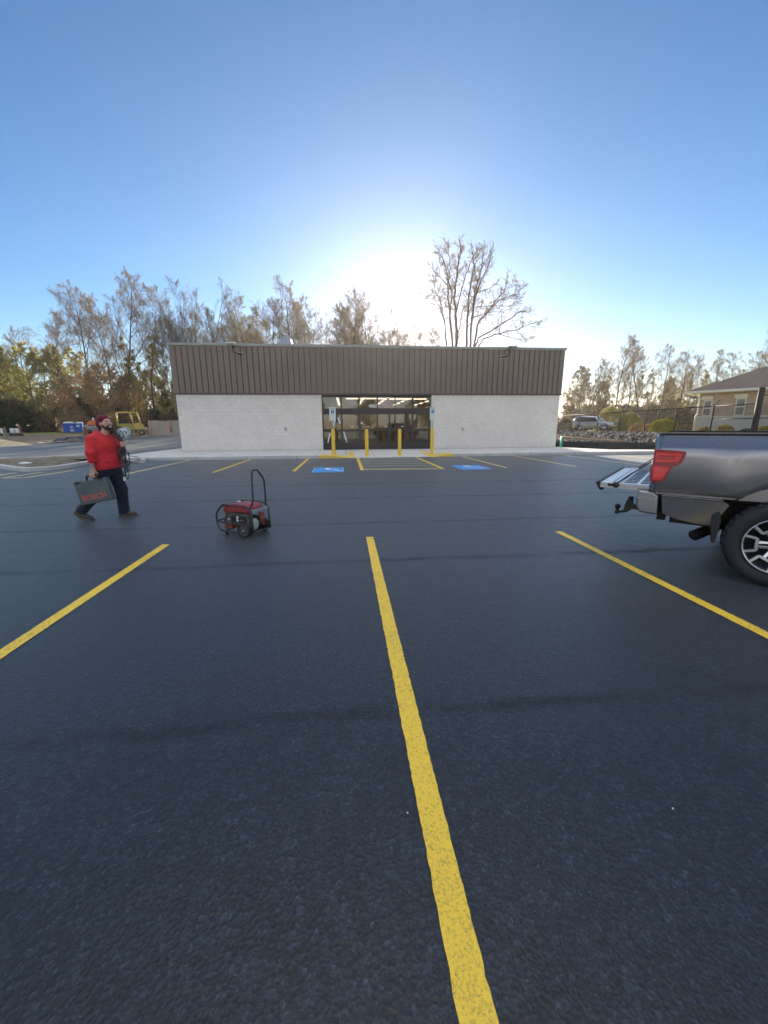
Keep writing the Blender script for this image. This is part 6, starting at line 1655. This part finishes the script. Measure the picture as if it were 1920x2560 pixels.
# silver car
sxy = col_xy(1484, 46); car = thing('parked_car', 'silver sport utility car parked beyond the fence', 'car', (sxy.x, sxy.y, gz(sxy.x, sxy.y)), R(-52))
M['silver'] = paint('silver_paint', (.42, .45, .50), .3, .6)
secs = [(-2.20, .72, .55, .95, .95, .80), (-2.12, .86, .34, 1.02, 1.30, .72), (-1.85, .90, .30, 1.05, 1.66, .66), (-1.2, .92, .28, 1.04, 1.74, .66), (-.2, .92, .28, 1.02, 1.73, .66), (.35, .92, .28, 1.0, 1.62, .66), (1.0, .92, .28, 1.02, 1.10, .74), (1.3, .91, .28, 1.0, 1.06, .76), (1.95, .88, .32, .94, .99, .74), (2.15, .80, .40, .82, .90, .70), (2.26, .66, .48, .70, .78, .6)]
cb = MB(); rows = []
for x, w_, zb, zs, zt, tw in secs: rows.append([(x, -w_*.9, zb), (x, -w_, zb+.12), (x, -w_, zs-.1), (x, -w_*.96, zs), (x, -tw, zt-.08), (x, -tw*.85, zt), (x, tw*.85, zt), (x, tw, zt-.08), (x, w_*.96, zs), (x, w_, zs-.1), (x, w_, zb+.12), (x, w_*.9, zb)])
n = 12; cb.add([p for r_ in rows for p in r_], [(i*n+j, (i+1)*n+j, (i+1)*n+(j+1) % n, i*n+(j+1) % n) for i in range(len(rows)-1) for j in range(n)]+[tuple(range(n)), tuple((len(rows)-1)*n+j for j in range(n-1, -1, -1))], 0, True)
cb.build('body', M['silver'], car)
for s_ in (-1, 1):
    MB().add([(-1.75, s_*.895, 1.10), (.72, s_*.90, 1.08), (.30, s_*.72, 1.54), (-1.3, s_*.705, 1.63), (-1.72, s_*.715, 1.55)], [(0, 1, 2, 3, 4)]).build('side_window', M['car_glass'], car)
    for x in (-1.35, 1.40):
        w_ = MB().lathe([(.20, s_*.70), (.30, s_*.70), (.36, s_*.74), (.36, s_*.90), (.30, s_*.945), (.22, s_*.935), (.20, s_*.88)], (x, 0, .36), 'y', 24, cap=False, closed=True).build('wheel', M['rubber'], car)
        MB().lathe([(0, s_*.93), (.20, s_*.925), (.22, s_*.90)], (x, 0, .36), 'y', 20, cap=False).build('rim', M['rim_metal'], w_)
        MB().lathe([(.37, s_*.87), (.44, s_*.926), (.47, s_*.915)], (x, 0, .38), 'y', 24, cap=False).build('wheel_arch', M['trim_black'], car)
    MB().box((2.12, s_*.62, .82), (.16, .26, .12)).build('headlight', M['white_plastic'], car, bevel=.02)
    MB().box((-.1+.75, s_*1.0, 1.08), (.14, .18, .12)).build('mirror', M['silver'], car, bevel=.03)
MB().add([(.46, -.66, 1.58), (.46, .66, 1.58), (1.02, .76, 1.125), (1.02, -.76, 1.125)], [(0, 1, 2, 3)]).build('windscreen', M['car_glass'], car)
gr = MB()
for k in range(7): gr.box((2.235, -.36+.12*k, .74), (.07, .07, .16))
gr.build('grille', M['trim_black'], car); MB().box((2.22, 0, .46), (.16, 1.3, .14)).build('front_bumper', M['trim_black'], car, bevel=.03); MB().box((2.29, 0, .60), (.03, .42, .11)).build('number_plate', M['white_plastic'], car)

# ---------------------------------------------------------------- left background: works beyond the drive
def spot(px, py): return atg(px, py)
p = spot(186, 1083)
dmp = thing('dumpster', 'blue dumpster overfilled with white rubbish before the left wood', 'dumpster', p, R(26)); k = (p-CAM).length/62
M['dump_blue'] = mat('dumpster_blue', (.02, .09, .42), .5, .1)
w_, d_, h_ = 1.95*k, 1.1*k, 1.12*k
MB().prism([(-w_/2+.12, .1), (-w_/2, h_), (w_/2, h_), (w_/2-.12, .1)], 'y', -d_/2, d_/2).build('bin', M['dump_blue'], dmp, bevel=.03)
for x in (-.32, -.1, .12, .34): MB().bb(w_*x-.04, w_*x+.04, -d_/2-.06, -d_/2, .12, h_-.1).build('bin_rib', M['dump_blue'], dmp)
MB().bb(-w_/2-.05, w_/2+.05, -d_/2-.05, d_/2+.05, h_, h_+.08).build('bin_rim', M['dump_blue'], dmp)
rnd = random.Random(8); rub = MB()
for i in range(14): rub.ell((rnd.uniform(-w_*.42, w_*.42), rnd.uniform(-d_*.35, d_*.35), h_+.08+rnd.uniform(0, .06)), (rnd.uniform(.15, .35), rnd.uniform(.15, .3), rnd.uniform(.08, .2)), 8, 5)
rub.build('rubbish', M['white_plastic'], dmp)
lg = MB(); n_ = 10; c0 = (-.05*w_, h_*.66)
for i in range(8):
    a_ = 2*PI*i/8; lg.add([(c0[0]+.05*math.cos(a_+.9), -d_/2-.065, c0[1]+.05*math.sin(a_+.9)), (c0[0]+.22*math.cos(a_), -d_/2-.065, c0[1]+.22*math.sin(a_)), (c0[0]+.05*math.cos(a_-.9), -d_/2-.065, c0[1]+.05*math.sin(a_-.9))], [(0, 1, 2)])
for z in (.40, .30, .22): lg.bb(-.05*w_-.22, -.05*w_+.22, -d_/2-.066, -d_/2-.061, h_*z-.03, h_*z+.03)
lg.build('bin_emblem', mat('emblem_white', (.75, .68, .70), .5), dmp)
MB().bb(w_*.18, w_*.36, -d_/2-.066, -d_/2-.061, h_*.68, h_*.86).build('bin_sticker', mat('sticker_green', (.45, .60, .50), .5), dmp)
p = spot(213, 1081); tr_ = thing('small_trailer', 'white trailer nose with a dark wheel right of the dumpster', 'trailer', p, R(15))
MB().prism([(-1.2, .55), (-.9, 1.1), (.5, 1.15), (.75, .8), (.7, .5)], 'y', -.7, .7).build('box', M['white_plastic'], tr_, bevel=.05); MB().lathe([(.0, -.85), (.30, -.85), (.42, -.80), (.42, -.66), (0, -.66)], (.2, 0, .42), 'y', 20, cap=False).build('wheel', M['rubber'], tr_); MB().bb(-2.2, -1.1, -.08, .08, .45, .55).build('drawbar', M['black_metal'], tr_)
p = spot(216, 1089); cn = thing('rusty_stake', 'short rusty stake standing left of the man in red', 'stake', p); MB().prism([(-.18, 0), (-.12, .85), (.1, .9), (.2, 0)], 'y', -.06, .06).build('plate', mat('rust', (.22, .08, .04), .85), cn)
p = spot(236, 1087); rl = thing('compressor', 'orange and grey site machine behind the beanie', 'machine', p, R(27)); k = (p-CAM).length/60
MB().lathe([(0, -.75*k), (.42*k, -.75*k), (.48*k, -.68*k), (.48*k, .68*k), (.42*k, .75*k), (0, .75*k)], (0, 0, .75*k), 'x', 20, cap=False).build('tank', mat('site_grey', (.24, .24, .22), .6), rl)
MB().prism([(-.5*k, 1.15*k), (-.45*k, 1.5*k), (-.1*k, 1.72*k), (.25*k, 1.72*k), (.55*k, 1.4*k), (.6*k, 1.15*k)], 'y', -.4*k, .4*k).build('hood', mat('site_orange', (.72, .17, .03), .45), rl, bevel=.04)
MB().ell((.15*k, -.2*k, 1.86*k), (.14*k, .14*k, .16*k)).build('beacon', M['white_plastic'], rl)
for x in (-.5, .5): MB().lathe([(0, -.5*k), (.3*k, -.5*k), (.3*k, -.34*k), (0, -.34*k)], (x*k, 0, .3*k), 'y', 18, cap=False).build('wheel', M['rubber'], rl)
# yellow machine
p = spot(334, 1089.5); ym = thing('yellow_machine', 'yellow site machine with an open roll cage before the wood', 'machine', p, R(27)); k = (p-CAM).length*.965/965*1.0
def mp_(px, py): return ((px-334)*k, (1089.5-py)*k)          # metres in the plane of the machine
M['site_yellow'] = mat('site_yellow', (.66, .46, .09), .5, var=.2, vs=4)
D2 = .5
for y in (-D2, D2):
    cg_ = MB()
    for a, b in (((309, 1069), (309, 1042)), ((309, 1042), (345, 1041)), ((345, 1041), (351, 1066)), ((333, 1042), (337, 1070))):
        (x0, z0), (x1, z1) = mp_(*a), mp_(*b); cg_.tube([(x0, y, z0), (x1, y, z1)], .07, 8)
    cg_.build('cage_frame', M['site_yellow'], ym)
x0, z0 = mp_(309, 1042); x1, z1 = mp_(345, 1041); MB().bb(x0, x1, -D2, D2, z0-.03, z0+.03).build('cage_roof', M['site_yellow'], ym)
MB().prism([mp_(308, 1069), mp_(308, 1064), mp_(338, 1063.5), mp_(338, 1076.5), mp_(326, 1075)], 'y', -D2-.05, D2+.05).build('rear_body', mat('site_mustard', (.46, .36, .08), .5), ym, bevel=.03)
MB().prism([mp_(337.5, 1064), mp_(350, 1062), mp_(355, 1069), mp_(356, 1073), mp_(350, 1076), mp_(338, 1076)], 'y', -.55, .55).build('front_hood', M['site_yellow'], ym, bevel=.04)
MB().prism([mp_(355, 1071), mp_(361, 1073), mp_(360, 1076), mp_(352, 1077)], 'y', -.3, .3).build('front_arm', M['house_trim'], ym)
MB().prism([mp_(313, 1062.5), mp_(320, 1055), mp_(326, 1054.5), mp_(332, 1062.5)], 'y', -.3, .3).build('seat', M['trim_black'], ym, bevel=.03)
MB().prism([mp_(311, 1063.6), mp_(311, 1061), mp_(335, 1061), mp_(335, 1063.4)], 'y', -.6, .6).build('deck', M['black_metal'], ym)
for (px, py, rr_) in ((326, 1083.5, 6.0), (350, 1083.5, 5.6)):
    x, z = mp_(px, py)
    for y in (-D2-.02, D2-.28):
        w_ = MB().lathe([(0, 0), (rr_*k*.6, 0), (rr_*k, .05), (rr_*k, .25), (rr_*k*.6, .3), (0, .3)], (x, y, max(z, rr_*k)), 'y', 22, cap=False).build('wheel', M['rubber'], ym)
        MB().lathe([(0, -.012), (rr_*k*.5, -.012), (rr_*k*.55, .005)], (x, y, max(z, rr_*k)), 'y', 16, cap=False).build('wheel_hub', mat('site_mustard', (.46, .36, .08), .5), w_)
p = spot(366, 1086); dp = thing('dirt_heap', 'low brown dirt heap between the yellow machine and the panels', 'dirt heap', p)
hm_ = MB(); vs = []
for j in range(7):
    for i in range(16): vs.append((1.6*math.cos(2*PI*i/16)*(1-j/6.2), 1.0*math.sin(2*PI*i/16)*(1-j/6.2), 0.75*ss(j/6)+.08*noise.noise(Vector((i*1.7, j*2.1, 1)))))
hm_.add(vs, [(j*16+i, j*16+(i+1) % 16, j*16+16+(i+1) % 16, j*16+16+i) for j in range(6) for i in range(16)]+[tuple(6*16+i for i in range(16))], 0, True); hm_.build('heap', mat('brown_dirt', (.15, .09, .05), .95, bump=.5, bs=8), dp)
# sheet panels between the machine and the store
a_, b_ = spot(377, 1088), spot(470, 1086.5); PL = Plane(a_, b_)
fp = thing('panel_fence', 'tan sheet panel fence between the yellow machine and the store', 'fence', (a_.x, a_.y, a_.z), PL.rz())
hh = PL.hit(373, 1051.5)[1]-a_.z; LL = (b_-a_).length
M['panel_tan'] = mat('weathered_panel', (.44, .38, .31), .8, var=.15, vs=.8)
npn = 4
for i in range(npn): MB().bb(LL*i/npn+.01, LL*(i+1)/npn-.01, -.02, .02, -.1, hh-.02*(i % 2)).build('panel', M['panel_tan'], fp)
for u in (0.0, .5, 1.0): MB().bb(LL*u-.06, LL*u+.06, -.10, -.022, -.1, hh+.02).build('panel_post', mat('pale_timber', (.56, .44, .33), .8), fp)
u_ = PL.hit(427, 1070)[0]; MB().tube([(u_, -.14, hh), (u_-.02, -.15, hh*.55), (u_+.06, -.15, hh*.2)], .06, 8).build('orange_hose', mat('faded_orange', (.62, .30, .16), .6), fp)
# black plastic heap
p = spot(197, 1103); tp = thing('tarp_heap', 'crumpled black plastic sheet on the verge behind the man', 'tarp', p, R(28)); vs = []; b = MB()
for j in range(13):
    for i in range(25):
        x, y = (i/24-.5)*3.6, (j/12-.5)*1.3; ed = (1-abs(i/12-1)**3)*(1-abs(j/6-1)**3); vs.append((x, y, .02+ed*(.30+.30*noise.noise(Vector((x*1.6, y*2.3, 4)))+.12*noise.noise(Vector((x*5, y*5, 1))))))
b.add(vs, [(j*25+i, j*25+i+1, j*25+26+i, j*25+25+i) for j in range(12) for i in range(24)], 0, True); b.build('sheet', mat('black_sheet', (.010, .012, .020), .3, 0, .5), tp, fix=False)
for (px, py, s_, lab) in ((103, 1109.5, .17, 'white scrap on the verge right of the sand'), (166, 1105, .15, 'white scrap left of the black plastic heap'), (207, 1101, .2, 'white scrap at the right end of the black plastic heap')):
    tag(MB().ell((0, 0, .05), (s_*1.5, s_, s_*.5), 8, 5).build('litter', M['white_plastic'], loc=spot(px, py)), lab, 'litter', 'white scraps on the verge')
# white drums on black piles
for (px, w_, lab) in ((2, 8, 'white drum at the left picture edge on a black pile'), (33.5, 8, 'white drum left of the rusty post'), (47, 8, 'white drum hidden partly by the rusty post')):
    p = spot(px, 1088); k = (p-CAM).dot(cF)/965; o_ = thing('white_drum', lab, 'drum', p, group='white drums on black piles')
    MB().lathe([(0, 0), (4.6*k, 0), (4.8*k, 5*k), (4.6*k, 10*k), (4.8*k, 16.5*k), (0, 16.8*k)], n=18, cap=False).build('drum', mat('drum_white', (.62, .66, .62), .5), o_)
    MB().ell((0, -3*k, 0), (9*k, 5*k, 6*k), 12, 8).build('black_pile', mat('black_sheet', (.010, .012, .020), .3, 0, .5), o_)
p = spot(15.5, 1091); k = (p-CAM).dot(cF)/965; o_ = thing('timber_stake', 'grey timber stake between the white drums', 'stake', p); MB().bb(-2*k, 2*k, -2*k, 2*k, -.2, 20*k).prism([(-2*k, 20*k), (0, 22*k), (2*k, 20*k)], 'y', -2*k, 2*k).build('stake', mat('grey_timber', (.24, .21, .17), .85), o_)
p = spot(57, 1089); k = (p-CAM).dot(cF)/965; o_ = thing('rusty_post', 'leaning rusty post with a pale cap by the white drums', 'post', p); MB().tube([(0, 0, -.2), (-3*k, 0, 14*k), (-6*k, 0, 25*k)], [2.4*k, 2.4*k, 2.6*k], 8).build('post', mat('rust', (.22, .08, .04), .85), o_); MB().ell((-7*k, -1*k, 25*k), (3.2*k, 3*k, 3.5*k), 10, 8).build('post_cap', mat('pale_timber', (.56, .44, .33), .8), o_)
# sand mound at the left edge
p = spot(8, 1116); vs = []; b = MB(); NR_, NA = 10, 40
for j in range(NR_+1):
    for i in range(NA):
        r_ = 1-j/NR_; a_ = 2*PI*i/NA; x, y = 6.0*r_*math.cos(a_), 2.6*r_*math.sin(a_); vs.append((x, y, -.1+.75*ss(1-r_)+.10*noise.noise(Vector((x*.8, y*1.2, 2)))))
b.add(vs, [(j*NA+i, j*NA+(i+1) % NA, (j+1)*NA+(i+1) % NA, (j+1)*NA+i) for j in range(NR_) for i in range(NA)], 0, True)
tag(b.build('sand_bank', mat('pale_sand', (.52, .42, .28), .95, 0, .1, var=.2, vs=1.5, bump=.5, bs=12, bd=.04), loc=(p.x-3.2, p.y+1.2, p.z), fix=False), 'low bank of pale sand at the left picture edge', 'sand', kind='structure')
# loose stones on the lot
for (px, py, lab) in ((1019, 2033, 'tiny white stone beside the longest yellow line'), (1682, 2022, 'tiny white stone on the asphalt at the lower right')):
    q = atz(px, py, .002); s_ = .004; tag(MB().add([Vector(v)*s_*(1+.3*noise.noise(v*2)) for v in iv], ifc).build('pebble', M['white_plastic'], loc=q+Vector((0, 0, .002))), lab, 'stone')
# sunlit trees behind the photographer, seen only as reflections in the glass and the truck
rnd = random.Random(31)
mass('woods', 'sunlit trees across the road reflected in the shop glass', [(rnd.uniform(-60, 60), rnd.uniform(-62, -46), rnd.uniform(9, 15)) for _ in range(26)], ['filler1', 'filler2', 'filler2'], 5)
# ---------------------------------------------------------------- air
HZ_ = MB().bb(-420, 420, -240, 640, -2.0, 33)
t = NT('haze_air'); pv = t.n('ShaderNodeVolumePrincipled')
pv.inputs['Color'].default_value = (1, .97, .93, 1); pv.inputs['Density'].default_value = 0.0004; pv.inputs['Anisotropy'].default_value = 0.55
t.l(pv.outputs[0], t.out.inputs['Volume'])
tag(HZ_.build('haze', t.mat), 'thin bright air between the camera and the far trees', kind='stuff')
